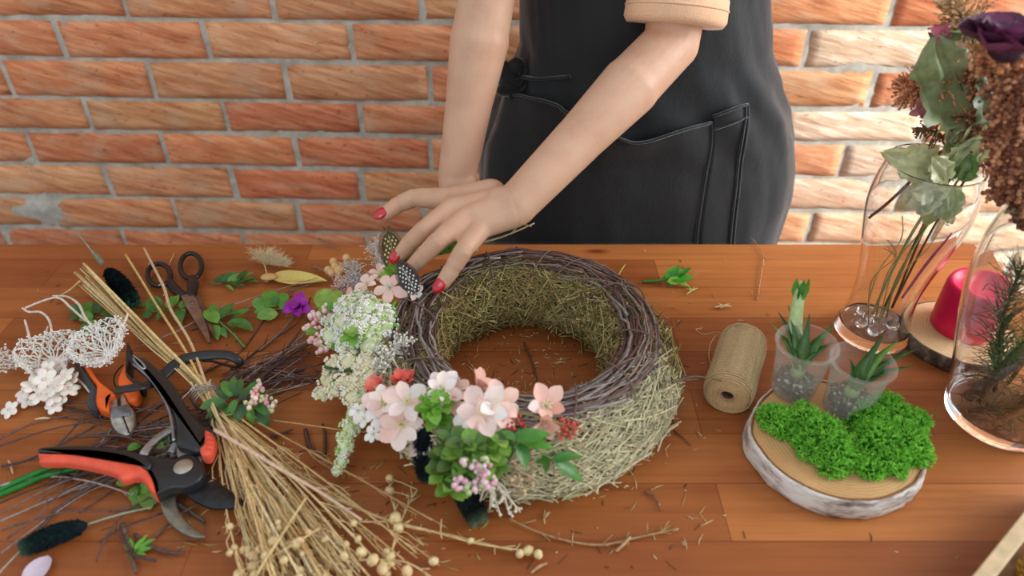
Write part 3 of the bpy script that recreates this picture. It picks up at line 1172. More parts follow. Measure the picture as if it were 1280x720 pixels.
def florets(name, blobs, parent, label, cols, dens=1.0, fs=.0022, leafc=None, flat=.75):
    """dense flower head: lots of tiny four-petalled florets over domes. blobs: (px,py,h,radius)"""
    mb = MB()
    for (px, py, h, r) in blobs:
        c = P(px, py, h)
        core = jit(leafc or lin((222, 232, 186)), .06)
        mb.ell(c, r * .8, r * .8, r * .8 * flat, col=core, nu=12, nv=8, jitter=.08)
        n = int(430 * dens * (r / .02) ** 2 / (fs / .0022) ** 2 * .6)
        for i in range(n):
            d = rvec()
            if d.z < -.35: continue
            k = U(.82, 1.1)
            p = c + Vector((d.x * r * k, d.y * r * k, d.z * r * k * flat))
            if p.z < TZ + .001: continue
            col = jit(random.choice(cols), .06)
            s = fs * U(.7, 1.2)
            a = d.orthogonal().normalized(); b = d.cross(a)
            ro = U(0, PI)
            for q in range(4):
                an = ro + q * PI / 2
                e = a * math.cos(an) + b * math.sin(an)
                mb.ell(p + e * s * .62, s * .55, s * .55, s * .45, col=col, nu=5, nv=3)
    return mb.build(name, M['petal'], parent, label=label)


def berries(blobs, parent, label, cols, r=.0035, n=14, spread=.014, name='berry_spray', stemc=lin((150, 160, 90))):
    o = None
    mb = MB(); st = MB()
    for (px, py, h) in blobs:
        c = P(px, py, h)
        for i in range(n):
            d = rvec(); d.z = abs(d.z) * .8
            p = c + d * spread * U(.35, 1)
            rr = r * U(.7, 1.15)
            mb.ell(p, rr, rr, rr * 1.1, col=jit(random.choice(cols), .08), nu=8, nv=6)
            st.tube([c - Vector((0, 0, .004)), c + d * spread * .2, p], .0005, 4, stemc)
    b = mb.build(name, M['wax'], parent, label=label)
    st.build('stem', M['leaf'], b)
    return b


def leafset(leaves, parent, name='leaves', cols=None, shape='point', label=None, wr=.5, bend=.25, stems=None, cup=.2, mat='leaf', stc=lin((110, 140, 60)), sr=.0009):
    """leaves: (px0,py0,h0, px1,py1,h1[,width ratio])"""
    mb = MB()
    cols = cols or [lin((64, 118, 40)), lin((84, 138, 50)), lin((52, 100, 40))]
    for l in leaves:
        a, b = P(*l[:3]), P(*l[3:6])
        k = l[6] if len(l) > 6 else wr
        L = (b - a).length
        c = jit(random.choice(cols), .12)
        mb.leaf(a, (b - a) + Vector((0, 0, bend * L * .8)), Vector((0, -.35, 1)) + rvec() * .35, L * 1.04, L * k, c, bend=bend, cup=cup, shape=shape, nseg=7, col2=jit(mixc(c, lin((130, 180, 70)), .25), .05))
        mb.tube([a, a + (b - a) * .5 + Vector((0, 0, bend * L * .1))], L * .012, 3, mixc(c, (1, 1, .7), .15))
    for s in (stems or []):
        mb.tube(catmull(PP(s), 5), [sr, sr * .7], 5, stc)
    return mb.build(name, M[mat], parent, label=label)


def rosette(px, py, h, rad, n, cols, parent, name='round_leaf_cluster', label=None, tiers=3, ratio=.85, seg=7):
    mb = MB()
    c = P(px, py, h)
    for ti in range(tiers):
        e = .15 + ti * .5
        m = max(3, int(n * (1 - ti * .25)))
        for i in range(m):
            an = 2 * PI * (i + ti * .5) / m + U(-.25, .25)
            d = Vector((math.cos(an) * math.cos(e), math.sin(an) * math.cos(e), math.sin(e)))
            nn = Vector((-math.cos(an) * math.sin(e), -math.sin(an) * math.sin(e), math.cos(e)))
            L = rad * (1 - .22 * ti) * U(.8, 1.1)
            cc = jit(random.choice(cols), .1)
            mb.leaf(c + d * rad * .12 + Vector((0, 0, .004 * ti)), d, nn, L, L * ratio, cc, bend=U(.1, .35), cup=.3, shape='round', nseg=seg, col2=mixc(cc, lin((176, 206, 96)), .3))
    mb.tube([c - Vector((0, 0, rad * .4)), c + Vector((0, 0, rad * .3))], rad * .06, 5, cols[0])
    return mb.build(name, M['leaf'], parent, label=label)


LG = [lin((124, 176, 70)), lin((98, 158, 58)), lin((150, 190, 84))]
MG = [lin((82, 140, 52)), lin((104, 160, 62)), lin((66, 118, 48))]
DG = [lin((40, 86, 38)), lin((54, 104, 44)), lin((34, 72, 34))]
PK = [lin((250, 216, 202)), lin((247, 200, 184)), lin((252, 230, 220))]
PW = [lin((253, 234, 226)), lin((250, 220, 210)), lin((254, 246, 242))]
PCH = [lin((248, 192, 172)), lin((246, 180, 160)), lin((250, 208, 190))]
COR = [lin((232, 112, 96)), lin((224, 96, 84)), lin((238, 132, 112))]

# --- upper left: guinea fowl feathers
def dotted_feather(base, tip, W, c0, c1, dotr, label, nrm=Vector((0, -.9, .5))):
    A, B = P(*base), Q(tip[0], tip[1], P(*base).y + tip[2])
    d = B - A; L = d.length; d.normalize()
    n = (nrm - d * nrm.dot(d)).normalized(); s = d.cross(n)
    mb = MB()
    mb.leaf(A, d, n, L, W, c0, bend=.06, cup=.12, shape='round', nseg=10)
    for sg in (-1, 1):     # barbs fraying at the rim
        for i in range(40):
            t = i / 40
            w = math.sin(PI * min(1, t * .93 + .07)) ** .55 * W / 2
            q = A + d * (L * t) + s * (sg * w * .7)
            mb.tube([q, q + s * (sg * w * .5) + d * L * .09], .0004, 3, jit(c0, .2), cap=False)
    for i in range(14):
        q = A + d * L * .95
        mb.tube([q, q + (d + s * U(-.7, .7)) * L * .14], .0003, 3, jit(c0, .3), cap=False)
    row = 0; t = .1
    while t < .93:
        w = math.sin(PI * min(1, t * .93 + .07)) ** .55 * W / 2
        k = -3 + (row % 2) * .5
        while k <= 3:
            x = k * dotr * 4.4
            if abs(x) < w * .86:
                q = A + d * (L * t - abs(x) * .2) + s * x + n * (.12 * abs(x) * .6 - .06 * L * t * t + .0007)
                rot = Matrix((s, d, n)).transposed()
                mb.ell(q, dotr * 1.1, dotr * 1.5, .0004, rot, c1, 7, 4)
            k += 1
        t += dotr * 3.9 / L; row += 1
    mb.tube([A - d * L * .1, A + d * L * .9], [.0009, .0004], 4, mixc(c0, c1, .5))
    return mb.build('feather', M['dry'], wre, label=label)


dotted_feather((499, 346, .075), (484, 288, .035), .027, lin((92, 76, 44)), lin((236, 222, 150)), .00115, 'brown feather with pale yellow dots')
dotted_feather((520, 366, .09), (500, 330, -.005), .021, lin((72, 66, 64)), lin((240, 238, 232)), .00105, 'grey feather with white dots', Vector((0, -.6, .8)))
mb = MB()
for i in range(60):
    a = P(513, 352, .092); mb.tube([a, a + Vector((U(-.004, .012), U(-.016, .004), U(-.004, .006)))], .0005, 3, lin((226, 216, 204)), cap=False)
mb.build('down_tuft', M['tuft'], wre)
leafset([(492, 343, .085, 470, 345, .08, .5), (494, 342, .085, 478, 334, .085, .5), (498, 344, .09, 512, 338, .08, .5), (496, 342, .09, 486, 328, .09, .4), (500, 345, .085, 482, 352, .08, .5), (505, 330, .09, 520, 312, .09, .35), (520, 320, .09, 536, 306, .09, .3)], wre, cols=LG)
# airy white sprigs
def airy(base, tip, n, label, col=lin((226, 220, 212)), spread=.014, name='airy_sprig', bead=.0011, parent=None, stc=None, mat='dry', br=.0004):
    A, B = P(*base), P(*tip)
    mb = MB()
    mb.tube([A, B], [br * 2, br], 4, stc or col)
    for i in range(n):
        t = U(.15, 1); q = A.lerp(B, t)
        e = q + (rvec() + (B - A).normalized() * .8).normalized() * spread * U(.4, 1.1)
        e.z = max(e.z, TZ + .002)
        mb.tube([q, q.lerp(e, .6) + rvec() * .001, e], br, 3, stc or col, cap=False)
        mb.ell(e, bead * U(.7, 1.2), bead, bead, col=jit(col, .06), nu=5, nv=4)
    return mb.build(name, M[mat], wre if parent is None else parent, label=label)
leafset([(548, 318, .096, 572, 296, .102, .4), (552, 316, .098, 560, 298, .104, .45), (545, 320, .095, 580, 306, .100, .38), (556, 318, .096, 540, 302, .102, .4), (560, 312, .098, 584, 300, .102, .36), (540, 322, .094, 556, 308, .102, .4)], wre, cols=MG, name='leaves_under_hand')
airy((484, 345, .075), (466, 305, .085), 120, 'white airy dried sprig', spread=.016)
airy((452, 372, .06), (440, 335, .07), 240, 'greyish white airy dried tuft', spread=.017, col=lin((216, 206, 200)))
airy((420, 372, .045), (430, 352, .055), 120, None, spread=.014, col=lin((232, 206, 198)))
# dried seed pods
def pods(pts, r, parent, col=lin((222, 184, 124)), stems=True, name='seed_pod', label=None, end=None):
    mb = MB()
    for (px, py, h) in pts:
        p = P(px, py, h)
        rr = r * U(.85, 1.15)
        q = rvec()
        mb.ell(p, rr, rr, rr * 1.12, Matrix.Rotation(U(0, 3), 3, q), jit(col, .08), 10, 8, jitter=.03)
        mb.tube([p + q * rr * .9, p + q * rr * 1.5], [rr * .25, rr * .05], 4, jit(col, .1))
        if stems and end is not None:
            e = P(*end)
            mb.tube(catmull([p, p.lerp(e, .5) + Vector((0, 0, .004)), e], 3), .0007, 4, jit(col, .1), cap=False)
    return mb.build(name, M['dry'], parent, label=label)
pods([(417, 327, .05), (433, 322, .055), (415, 341, .05), (424, 349, .05), (424, 338, .058), (434, 333, .055), (420, 334, .045), (411, 338, .045)], .0058, wre, label='cluster of tan dried seed pods', end=(465, 345, .06))
mb = MB(); mb.tube(PP([(436, 323, .055), (480, 326, .07)]), .0006, 4, lin((206, 176, 120))); mb.tube(PP([(434, 326, .055), (482, 334, .07)]), .0006, 4, lin((206, 176, 120))); mb.build('pod_stem', M['dry'], wre)
# pink blossoms upper left
up_ = (-.1, -.45, 1)
blossom(487, 360, .09, .046, (-.05, -.6, 1), PK, n=5, open_=.12, label='pale pink blossom', stam=lin((226, 234, 214)))
blossom(459, 356, .078, .036, (-.4, -.2, 1), PK, n=5, open_=.3, label='pale pink blossom')
blossom(441, 372, .065, .034, (-.7, -.2, .8), PCH, n=5, open_=.4, label='coral pink blossom')
blossom(476, 342, .078, .028, (.1, -.2, 1), PK, n=5, open_=.5, label='pale pink blossom')
blossom(517, 366, .088, .024, (.6, -.7, 1), PW, n=5, open_=.6)
# big white-green flower head
florets('white_flower_head', [(452, 370, .07, .012), (437, 385, .068, .018), (462, 388, .078, .020), (478, 398, .078, .018), (433, 405, .062, .019), (458, 410, .075, .022), (482, 415, .072, .018),
                              (417, 420, .05, .017), (440, 430, .06, .018), (466, 432, .066, .018), (486, 436, .062, .014), (412, 400, .05, .010)], wre, 'large domed head of tiny white and pale green florets', [WHITE, WHITE, WHITE, lin((232, 242, 200)), lin((250, 252, 236)), lin((206, 228, 150))], .95, .0029)
leafset([(490, 392, .08, 500, 380, .08, .2), (490, 398, .08, 502, 396, .08, .2), (488, 402, .08, 500, 412, .08, .2), (490, 388, .08, 496, 372, .08, .2), (470, 388, .09, 462, 392, .09, .3), (486, 396, .08, 502, 388, .08, .2)], wre, cols=[lin((140, 206, 70))], name='thin_leaves')
rosette(440, 421, .08, .014, 5, LG, wre, tiers=2)
leafset([(420, 384, .06, 392, 368, .06, .62), (417, 384, .065, 397, 388, .06, .6), (420, 382, .065, 424, 362, .07, .6), (421, 386, .07, 428, 390, .065, .9), (396, 412, .045, 384, 418, .05, .7), (418, 430, .055, 425, 440, .055, .8)], wre, cols=LG, shape='round', name='round_leaves')
berries([(398, 398, .045), (390, 412, .04), (396, 426, .042), (404, 437, .042), (410, 392, .055)], wre, 'spray of pale pink buds', [lin((240, 196, 190)), lin((232, 178, 174)), lin((244, 214, 204))], .0036, 12, .012)
# cream lumps below it
florets('cream_flower_head', [(418, 455, .05, .012), (437, 452, .058, .014), (458, 455, .062, .015), (412, 474, .04, .013), (403, 492, .03, .010), (432, 478, .048, .013), (452, 480, .052, .016), (443, 496, .045, .013), (465, 470, .058, .012), (420, 490, .036, .009)],
        wre, 'lumpy cream flower head', [CREAM, lin((254, 250, 232)), lin((246, 238, 200))], .8, .0030, lin((236, 228, 186)))
leafset([(424, 462, .055, 404, 455, .05, .6), (424, 464, .055, 440, 462, .06, .6), (428, 470, .05, 412, 480, .045, .5), (446, 446, .065, 460, 440, .065, .6)], wre, cols=DG)
florets('white_flower_spike', [(455 - 34 * t + (3 * math.sin(t * 9)), 492 + 96 * t, .045 - .033 * t, .0145 - .0085 * t) for t in [k / 9 for k in range(10)]], wre, 'drooping tapered spike of pale green and white florets',
        [lin((250, 252, 232)), lin((234, 242, 200)), lin((208, 226, 154))], 1.0, .0026)
leafset([(425, 545, .03, 436, 535, .03, .5), (418, 560, .025, 426, 566, .022, .5)], wre, cols=LG)
airy((462, 470, .07), (505, 428, .085), 150, 'white lacy sprig', spread=.016, col=lin((238, 234, 222)), bead=.0015)
# lower left group
blossom(474, 489, .07, .04, (-.4, -.1, 1), COR, n=6, open_=.8, label='coral red blossom', layers=2)
blossom(502, 482, .078, .04, (0, .1, 1), COR, n=6, open_=.9, label='coral red blossom', layers=2)
blossom(481, 505, .082, .05, (-.3, -.5, 1), PW, n=6, open_=.45, layers=2, label='pale pink blossom')
blossom(508, 503, .092, .052, (.1, -.5, 1), PW + PK, n=6, open_=.3, layers=1, label='pale pink blossom', stam=lin((238, 232, 150)))
blossom(502, 531, .075, .050, (.0, -.8, .8), PK, n=7, open_=.2, layers=1, label='pale pink blossom', stam=lin((240, 230, 140)))
blossom(524, 548, .058, .040, (.2, -.8, .6), PK, n=5, open_=.7, label='pale pink blossom')
blossom(484, 527, .07, .034, (-.3, -.4, 1), PW, n=5, open_=.3)
for (x, y, h) in ((455, 524, .05), (467, 543, .045), (448, 514, .05)):
    blossom(x, y, h, .020, (-.3, -.4, 1), [WHITE, lin((248, 240, 232))], n=5, open_=.2, name='small_white_blossom', lw=1.1)
# bright green cluster
for (x, y, h, r) in ((546, 492, .1, .013), (552, 505, .1, .014), (540, 512, .098, .015), (548, 525, .085, .017), (540, 498, .1, .012)):
    rosette(x, y, h, r, 6, [lin((108, 176, 52)), lin((86, 156, 46)), lin((126, 188, 66))], wre, tiers=2)
# middle group
blossom(552, 488, .105, .046, (-.1, -.4, 1), PW, n=5, open_=.25, label='pinkish white blossom', stam=lin((240, 236, 190)), layers=2)
blossom(570, 489, .1, .036, (.5, -.4, 1), PK, n=5, open_=.4)
blossom(563, 503, .095, .026, (.4, -.9, .2), PCH, n=5, open_=.8)
blossom(597, 486, .1, .046, (.35, .1, .5), PCH, n=5, open_=1.0, label='peach blossom seen from the side', stam=lin((244, 236, 200)))
for (x, y, h, s, t, cs) in ((603, 516, .105, .060, (-.2, -.5, 1), PW), (622, 507, .108, .050, (.3, -.3, 1), PW + PK), (612, 528, .1, .054, (.1, -.9, .6), PK), (588, 527, .095, .044, (-.6, -.5, .8), PW), (631, 518, .1, .038, (.5, -.5, 1), PK)):
    blossom(x, y, h, s, t, cs, n=6, open_=.3, layers=1, label='large pinkish white blossom', stam=lin((244, 240, 170)))
blossom(682, 508, .095, .052, (.15, -.5, .9), PCH + PK, n=5, open_=.75, label='peach blossom on a thin stem', stam=lin((244, 238, 196)), layers=1)
blossom(680, 528, .09, .04, (.0, -1, .2), PCH, n=5, open_=.85, label='peach blossom')
mb = MB(); mb.tube(catmull(PP([(600, 522, .1), (648, 517, .1), (682, 524, .098), (722, 536, .088)]), 5), .0008, 5, lin((170, 160, 70))); mb.build('blossom_stem', M['leaf'], wre)
berries([(638, 533, .095), (645, 528, .095)], wre, 'deep red berries', [lin((176, 40, 48)), lin((200, 62, 66))], .0017, 12, .012)
berries([(712, 536, .088), (708, 545, .082), (705, 532, .088)], wre, 'deep red berries', [lin((186, 54, 54)), lin((206, 80, 74))], .0019, 14, .010)
berries([(660, 580, .055), (664, 572, .06)], wre, 'deep red berries', [lin((190, 66, 60)), lin((210, 96, 80))], .0019, 12, .009)
# big leafy clump, lower middle
for (x, y, h, r, cs) in ((566, 556, .085, .020, DG), (582, 562, .088, .020, MG), (596, 560, .09, .018, MG), (572, 575, .078, .020, MG), (590, 576, .08, .019, MG), (560, 592, .06, .019, LG), (578, 598, .06, .018, LG),
                         (604, 575, .08, .018, LG), (612, 560, .085, .016, LG), (558, 575, .07, .018, LG), (566, 608, .045, .017, LG), (590, 592, .066, .016, MG), (614, 585, .07, .014, MG), (626, 556, .088, .014, LG)):
    rosette(x, y, h, r * 1.05, 5, [mixc(q, lin((160, 196, 84)), .18) for q in cs] + [DG[0]], wre, tiers=2)
leafset([(560, 548, .09, 585, 540, .09, .3), (575, 550, .09, 600, 548, .09, .3), (560, 552, .09, 570, 534, .09, .3), (590, 550, .092, 615, 543, .092, .3), (556, 560, .08, 545, 570, .07, .35)], wre, cols=DG, name='narrow_leaves')
berries([(575, 606, .075), (583, 612, .07), (602, 598, .078), (598, 608, .072), (612, 602, .07), (590, 580, .09), (604, 582, .09)], wre, 'pale pink and green berries', [lin((228, 190, 200)), lin((236, 206, 206)), lin((170, 190, 130)), lin((216, 160, 176))], .0030, 9, .009)
leafset([(640, 548, .095, 688, 545, .1, .42), (648, 552, .09, 660, 585, .075, .55), (650, 552, .09, 692, 560, .09, .4), (688, 572, .08, 676, 588, .06, .8), (690, 574, .08, 728, 570, .075, .36), (692, 576, .08, 730, 604, .055, .36), (686, 576, .08, 668, 578, .075, .5), (640, 550, .095, 632, 578, .07, .45), (645, 548, .098, 625, 540, .1, .45)], wre,
        cols=[lin((72, 140, 52)), lin((84, 150, 56)), lin((62, 126, 50))], wr=.4, stems=[[(600, 548, .09), (645, 550, .095), (690, 574, .08)]], label='long mid-green pointed leaves')
# cream bits and coral-like white sprig
airy((640, 575, .07), (662, 602, .03), 90, 'cream and peach dried bits', spread=.018, col=lin((236, 206, 168)), bead=.0022)
airy((655, 560, .075), (650, 600, .035), 60, None, spread=.016, col=lin((228, 160, 132)), bead=.002)
def coral(base, tips, parent, label, col, r=.0011, name='white_sprig', nb=7):
    mb = MB(); A = P(*base)
    for tp in tips:
        B = P(*tp); mid = A.lerp(B, .5) + Vector((U(-.004, .004), 0, .006))
        cv = catmull([A, mid, B], 6)
        mb.tube(cv, [r * .9, r * .8], 5, col)
        for i in range(nb):
            q = cv[random.randint(3, len(cv) - 1)]
            e = q + (rvec() + (B - A).normalized()).normalized() * U(.004, .009)
            e.z = max(e.z, TZ + .0015)
            mb.tube([q, e], r * .7, 4, col); mb.ell(e, r * 1.5, r * 1.5, r * 1.5, col=jit(col, .05), nu=6, nv=4)
    return mb.build(name, M['dry'], parent, label=label)
coral((608, 596, .06), [(600, 628, .02), (612, 638, .012), (624, 640, .01), (636, 640, .008), (650, 640, .006), (640, 630, .015), (620, 620, .03), (628, 610, .035), (595, 612, .045)], wre, 'white coral-like dried sprig', lin((236, 228, 206)), .0013)
# dark plumes tucked into the wreath
def plume(parent, pts, rad, name='plume', col=lin((14, 26, 34)), tipc=lin((40, 76, 70)), label=None, n=1500):
    cv = catmull(PP(pts), 6)
    N = len(cv); mb = MB()
    prof = [math.sin(PI * min(1, .12 + .82 * (i / (N - 1)))) ** .5 * rad for i in range(N)]
    prof[0] *= .6
    mb.tube(cv, [p * .72 for p in prof], 12, col)
    for i in range(n):
        t = U(0, 1); k = min(int(t * (N - 1)), N - 2); q = cv[k].lerp(cv[k + 1], t * (N - 1) - k)
        d = (cv[k + 1] - cv[k]).normalized()
        s = rvec(); s = (s - d * s.dot(d)).normalized()
        r = prof[k]
        a = q + s * r * .55; e = q + s * r * U(.95, 1.15) + d * r * U(.3, .8)
        a.z = max(a.z, TZ + .001); e.z = max(e.z, TZ + .001)
        mb.tube([a, e], [.0006, .0002], 3, jit(mixc(col, tipc, max(0, t - .75) * 2.2 + U(0, .08)), .3), cap=False)
    return mb.build(name, M['tuft'], parent, label=label)
plume(wre, [(534, 535, .07), (529, 562, .05), (534, 596, .022)], .0115, label='dark navy fluffy plume')
plume(wre, [(552, 560, .07), (545, 575, .05), (540, 585, .04)], .010, label='dark navy fluffy plume', n=900)
plume(wre, [(572, 600, .045), (584, 622, .02), (598, 650, .012)], .0118, label='dark teal fluffy plume with a pale tip', tipc=lin((150, 176, 130)))

# ================================================================== RIGHT SIDE
SL = 0.026


def wood_slice(name, label, px, py, h, rx, ry, rot, bark, cut, seed, lobes=.05):
    c = P(px, py, h)
    c.z = TZ
    o = thing(name, c, label, 'wood slice')
    n = 120

    def wob(an, z):
        v = Vector((math.cos(an) * 1.1, math.sin(an) * 1.1, seed))
        return 1 + lobes * noise.noise(v) * 1.6 + lobes * .25 * noise.noise(v * 5)

    def pt(an, k, z, fine=0):
        q = wob(an, z) * k
        if fine: q += .022 * noise.noise(Vector((math.cos(an) * 9, math.sin(an) * 9, z * 120 + seed))) + .008 * noise.noise(Vector((math.cos(an) * 30, math.sin(an) * 30, z * 200)))
        x, y = math.cos(an) * rx * q, math.sin(an) * ry * q
        return Vector((c.x + x * math.cos(rot) - y * math.sin(rot), c.y + x * math.sin(rot) + y * math.cos(rot), TZ + z))
    # bark ring
    mb = MB()
    rings = [(.955, .001), (.985, .0005), (1.0, .004), (1.01, h * .35), (1.0, h * .7), (.99, h * .97), (.975, h + .0012), (.955, h + .0006), (.948, h - .002)]
    for k, z in rings:
        for i in range(n): mb.v.append(pt(2 * PI * i / n, k, z, 1 if k > .96 else 0))
    for j in range(len(rings) - 1):
        for i in range(n):
            a, b = j * n + i, j * n + (i + 1) % n
            mb.face((a, b, b + n, a + n), (1, 1, 1))
    mb.build('bark', bark, o, origin=c)
    mb = MB()
    rr = [1, .985, .9, .75, .5, .25]
    mb.mi = 0
    for k in rr:
        for i in range(n): mb.v.append(pt(2 * PI * i / n, .957 * k, h + (.0003 * noise.noise(Vector((i * .3, k * 30, seed))) if k < 1 else 0)))
    mb.v.append(Vector((c.x, c.y, TZ + h)))
    for j in range(len(rr) - 1):
        for i in range(n):
            a, b = j * n + i, j * n + (i + 1) % n
            mb.face((a, b, b + n, a + n), (1, 1, 1))
    for i in range(n): mb.face(((len(rr) - 1) * n + i, (len(rr) - 1) * n + (i + 1) % n, len(rr) * n), (1, 1, 1))
    mb.build('cut_face', cut, o, origin=c, smooth=False)
    return o, c


bs, bc = wood_slice('birch_slice', 'thick round birch slice with white bark carrying two plastic cups and green moss', 1047, 545, SL, .0905, .084, 0, M['birch_bark'], M['birch_cut'], 2.2, .05)
# inner brown bark line
mb = MB()
n = 160
pts = []
for i in range(n + 1):
    an = 2 * PI * i / n
    v = Vector((math.cos(an) * 1.1, math.sin(an) * 1.1, 2.2))
    q = (1 + .05 * noise.noise(v) * 1.6 + .05 * .25 * noise.noise(v * 5)) * .945
    pts.append(Vector((bc.x + math.cos(an) * .0905 * q, bc.y + math.sin(an) * .084 * q, TZ + SL + .0002)))
mb.tube(pts, .0015, 6, lin((140, 88, 52)), flat=1)
mb.build('inner_bark_line', M['dry'], bs)
ps, pc2 = wood_slice('pine_slice', 'small round wood slice with rough brown bark under the pink candle', 1200, 414, .019, .066, .062, 0, M['dark_bark'], M['pine_cut'], 9.4, .03)

# candle
c = P(1199, 408, .0195)
cand = thing('pillar_candle', c, 'short hot pink pillar candle with a melted hollow, on the small wood slice', 'candle')
prof = [(.0, .0), (.0325, .0), (.0338, .002), (.0342, .02), (.0342, .05), (.0340, .062), (.0325, .0675), (.030, .069), (.0275, .068), (.025, .064), (.018, .0605), (.008, .0595), (.001, .0592)]
mb = MB()
mb.lathe([(r, z) for r, z in prof], c, 48, lin((232, 8, 84)), wob=lambda an, z: 1 + .012 * noise.noise(Vector((math.cos(an) * 1.5, math.sin(an) * 1.5, z * 20))) * (1 if z > .03 else .3))
for v in mb.v:
    if v.z > c.z + .055: v.z += (v.x - c.x) * .10 * min(1, (v.z - c.z - .055) / .01)
mb.build('wax_body', M['wax'], cand)
mb = MB(); mb.tube([c + Vector((0, 0, .059)), c + Vector((.001, 0, .065)), c + Vector((.003, -.001, .070))], .0009, 6, lin((40, 30, 28)))
mb.build('wick', M['matte'], cand)

# twine spool
A = P(930, 425, .027); B = P(910, 492, .027)
d = (B - A); d.z = 0; Lr = d.length + .004; d.normalize()
s_ = Vector((-d.y, d.x, 0)); upv = Vector((0, 0, 1))
sp = thing('twine_spool', (A + B) / 2 - Vector((0, 0, .027)), 'spool of beige jute twine lying on its side beside the birch slice', 'spool')
def sp_pt(t, an, r): return A + d * (Lr * t) + s_ * (math.cos(an) * r) + upv * (math.sin(an) * r)
def sp_r(t): return .0262 * (1 - .10 * (abs(t - .5) * 2) ** 8) * (1 + .01 * math.sin(t * 9))
mb = MB()
nt_, na = 60, 40
prof = [(.006, .05), (.006, 0.0), (.013, -.004), (.021, 0), (.0245, .012)] 
for k, (r, t) in enumerate([(.0065, .12), (.0065, .01), (.012, -.012), (.019, -.008), (.0232, .01)] + [(sp_r(t) - .0004, t) for t in [.03 + .94 * i / 20 for i in range(21)]] + [(.0232, .99), (.019, 1.008), (.012, 1.012), (.0065, .99), (.0065, .88)]):
    for i in range(na): mb.v.append(sp_pt(t, 2 * PI * i / na, r))
nr = len(mb.v) // na
for j in range(nr - 1):
    for i in range(na):
        a, b = j * na + i, j * na + (i + 1) % na
        mb.face((a, b, b + na, a + na), lin((186, 150, 104)) if 2 < j < nr - 3 else lin((176, 140, 98)))
for lay in range(5):      # cross-wound strands
    ph = U(0, 6); turns = 26; sgn = 1 if lay % 2 else -1
    pts = []
    for i in range(turns * 16):
        u = i / (turns * 16)
        t = .03 + .94 * u
        r = sp_r(t) + .0003 + .0003 * lay
        tt = t + .035 * math.sin(2 * PI * turns * u * sgn + ph) 
        tt = min(max(tt, .02), .98)
        pts.append(sp_pt(tt, 2 * PI * turns * u + ph, r))
    mb.tube(pts, .00062, 4, jit(lin((214, 182, 134)), .12), cap=False)
for e in (0, 1):          # spiral seen on the end faces
    pts = []
    for i in range(240):
        u = i / 240; r = .008 + .0155 * u
        pts.append(sp_pt((-.012 if e == 0 else 1.012) + (.016 * u * u if e == 0 else -.016 * u * u), 2 * PI * 12 * u, r))
    mb.tube(pts, .00065, 4, lin((202, 168, 122)), cap=False)
mb.build('wound_twine', M['twine'], sp)
mb = MB(); mb.tube([sp_pt(t, 0, 0) for t in (.02, .5, .98)], [.0062, .0062, .0062], 16, lin((104, 78, 56)), cap=False)
mb.tube([sp_pt(.05, 0, 0), sp_pt(.95, 0, 0)], .004, 10, lin((58, 42, 32)))
mb.build('core_tube', M['matte'], sp)
mb = MB(); mb.tube(catmull(PP([(908, 424, .03), (898, 418, .012), (889, 428, .003), (886, 444, .002), (890, 462, .004), (894, 470, .012)]), 6), .0007, 5, lin((206, 172, 124)))
mb.tube(catmull(PP([(912, 420, .034), (896, 415, .012), (880, 418, .002), (870, 412, .003), (878, 410, .003)]), 6), .0006, 5, lin((206, 172, 124)))
mb.build('loose_end', M['twine'], sp)

# plastic cups with succulents
def cup(px, py, which, label):
    c = P(px, py, SL + .001)
    H = .070
    o = thing('plastic_cup', c, label, 'cup', 'clear plastic cups on the birch slice')
    mb = MB()
    t = .0007
    prof = [(.0, .0), (.021, 0), (.0225, .001), (.0235, .004), (.0278, .050), (.0282, .0505), (.0300, .0665), (.0325, .0672), (.0330, .0685), (.0325, .0698), (.0305, .0700), (.0292, .0690), (.0272, .0505), (.0228, .0048), (.0215, .0018), (.0, .0016)]
    mb.lathe(prof, c, 48, (1, 1, 1))
    mb.build('cup_wall', M['cup'], o)
    # substrate
    mb = MB()
    for i in range(520):
        r = .0205 * math.sqrt(random.random()); an = U(0, 2 * PI); z = U(.004, .024)
        r = min(r, .0200 + z * .06)
        s = U(.0011, .0026)
        col = random.choice([lin((74, 58, 44)), lin((110, 94, 80)), lin((150, 128, 104)), lin((50, 40, 30)), lin((130, 88, 58)), lin((206, 196, 180))])
        mb.ell(c + Vector((math.cos(an) * r, math.sin(an) * r, z)), s, s * U(.6, 1), s * U(.5, 1), Matrix.Rotation(U(0, 3), 3, rvec()), col, 6, 4, jitter=.15)
    mb.ell(c + Vector((0, 0, .013)), .0195, .0195, .011, col=lin((58, 46, 36)), nu=20, nv=10)
    g = mb.build('potting_gravel', M['matte'], o); g['kind'] = 'stuff'
    return o, c


cup1, c1 = cup(990, 487, 0, 'clear plastic cup with a tall-shooted succulent, further back on the birch slice')
cup2, c2 = cup(1056, 511, 1, 'clear plastic cup with a splayed succulent, the nearer one to the camera')


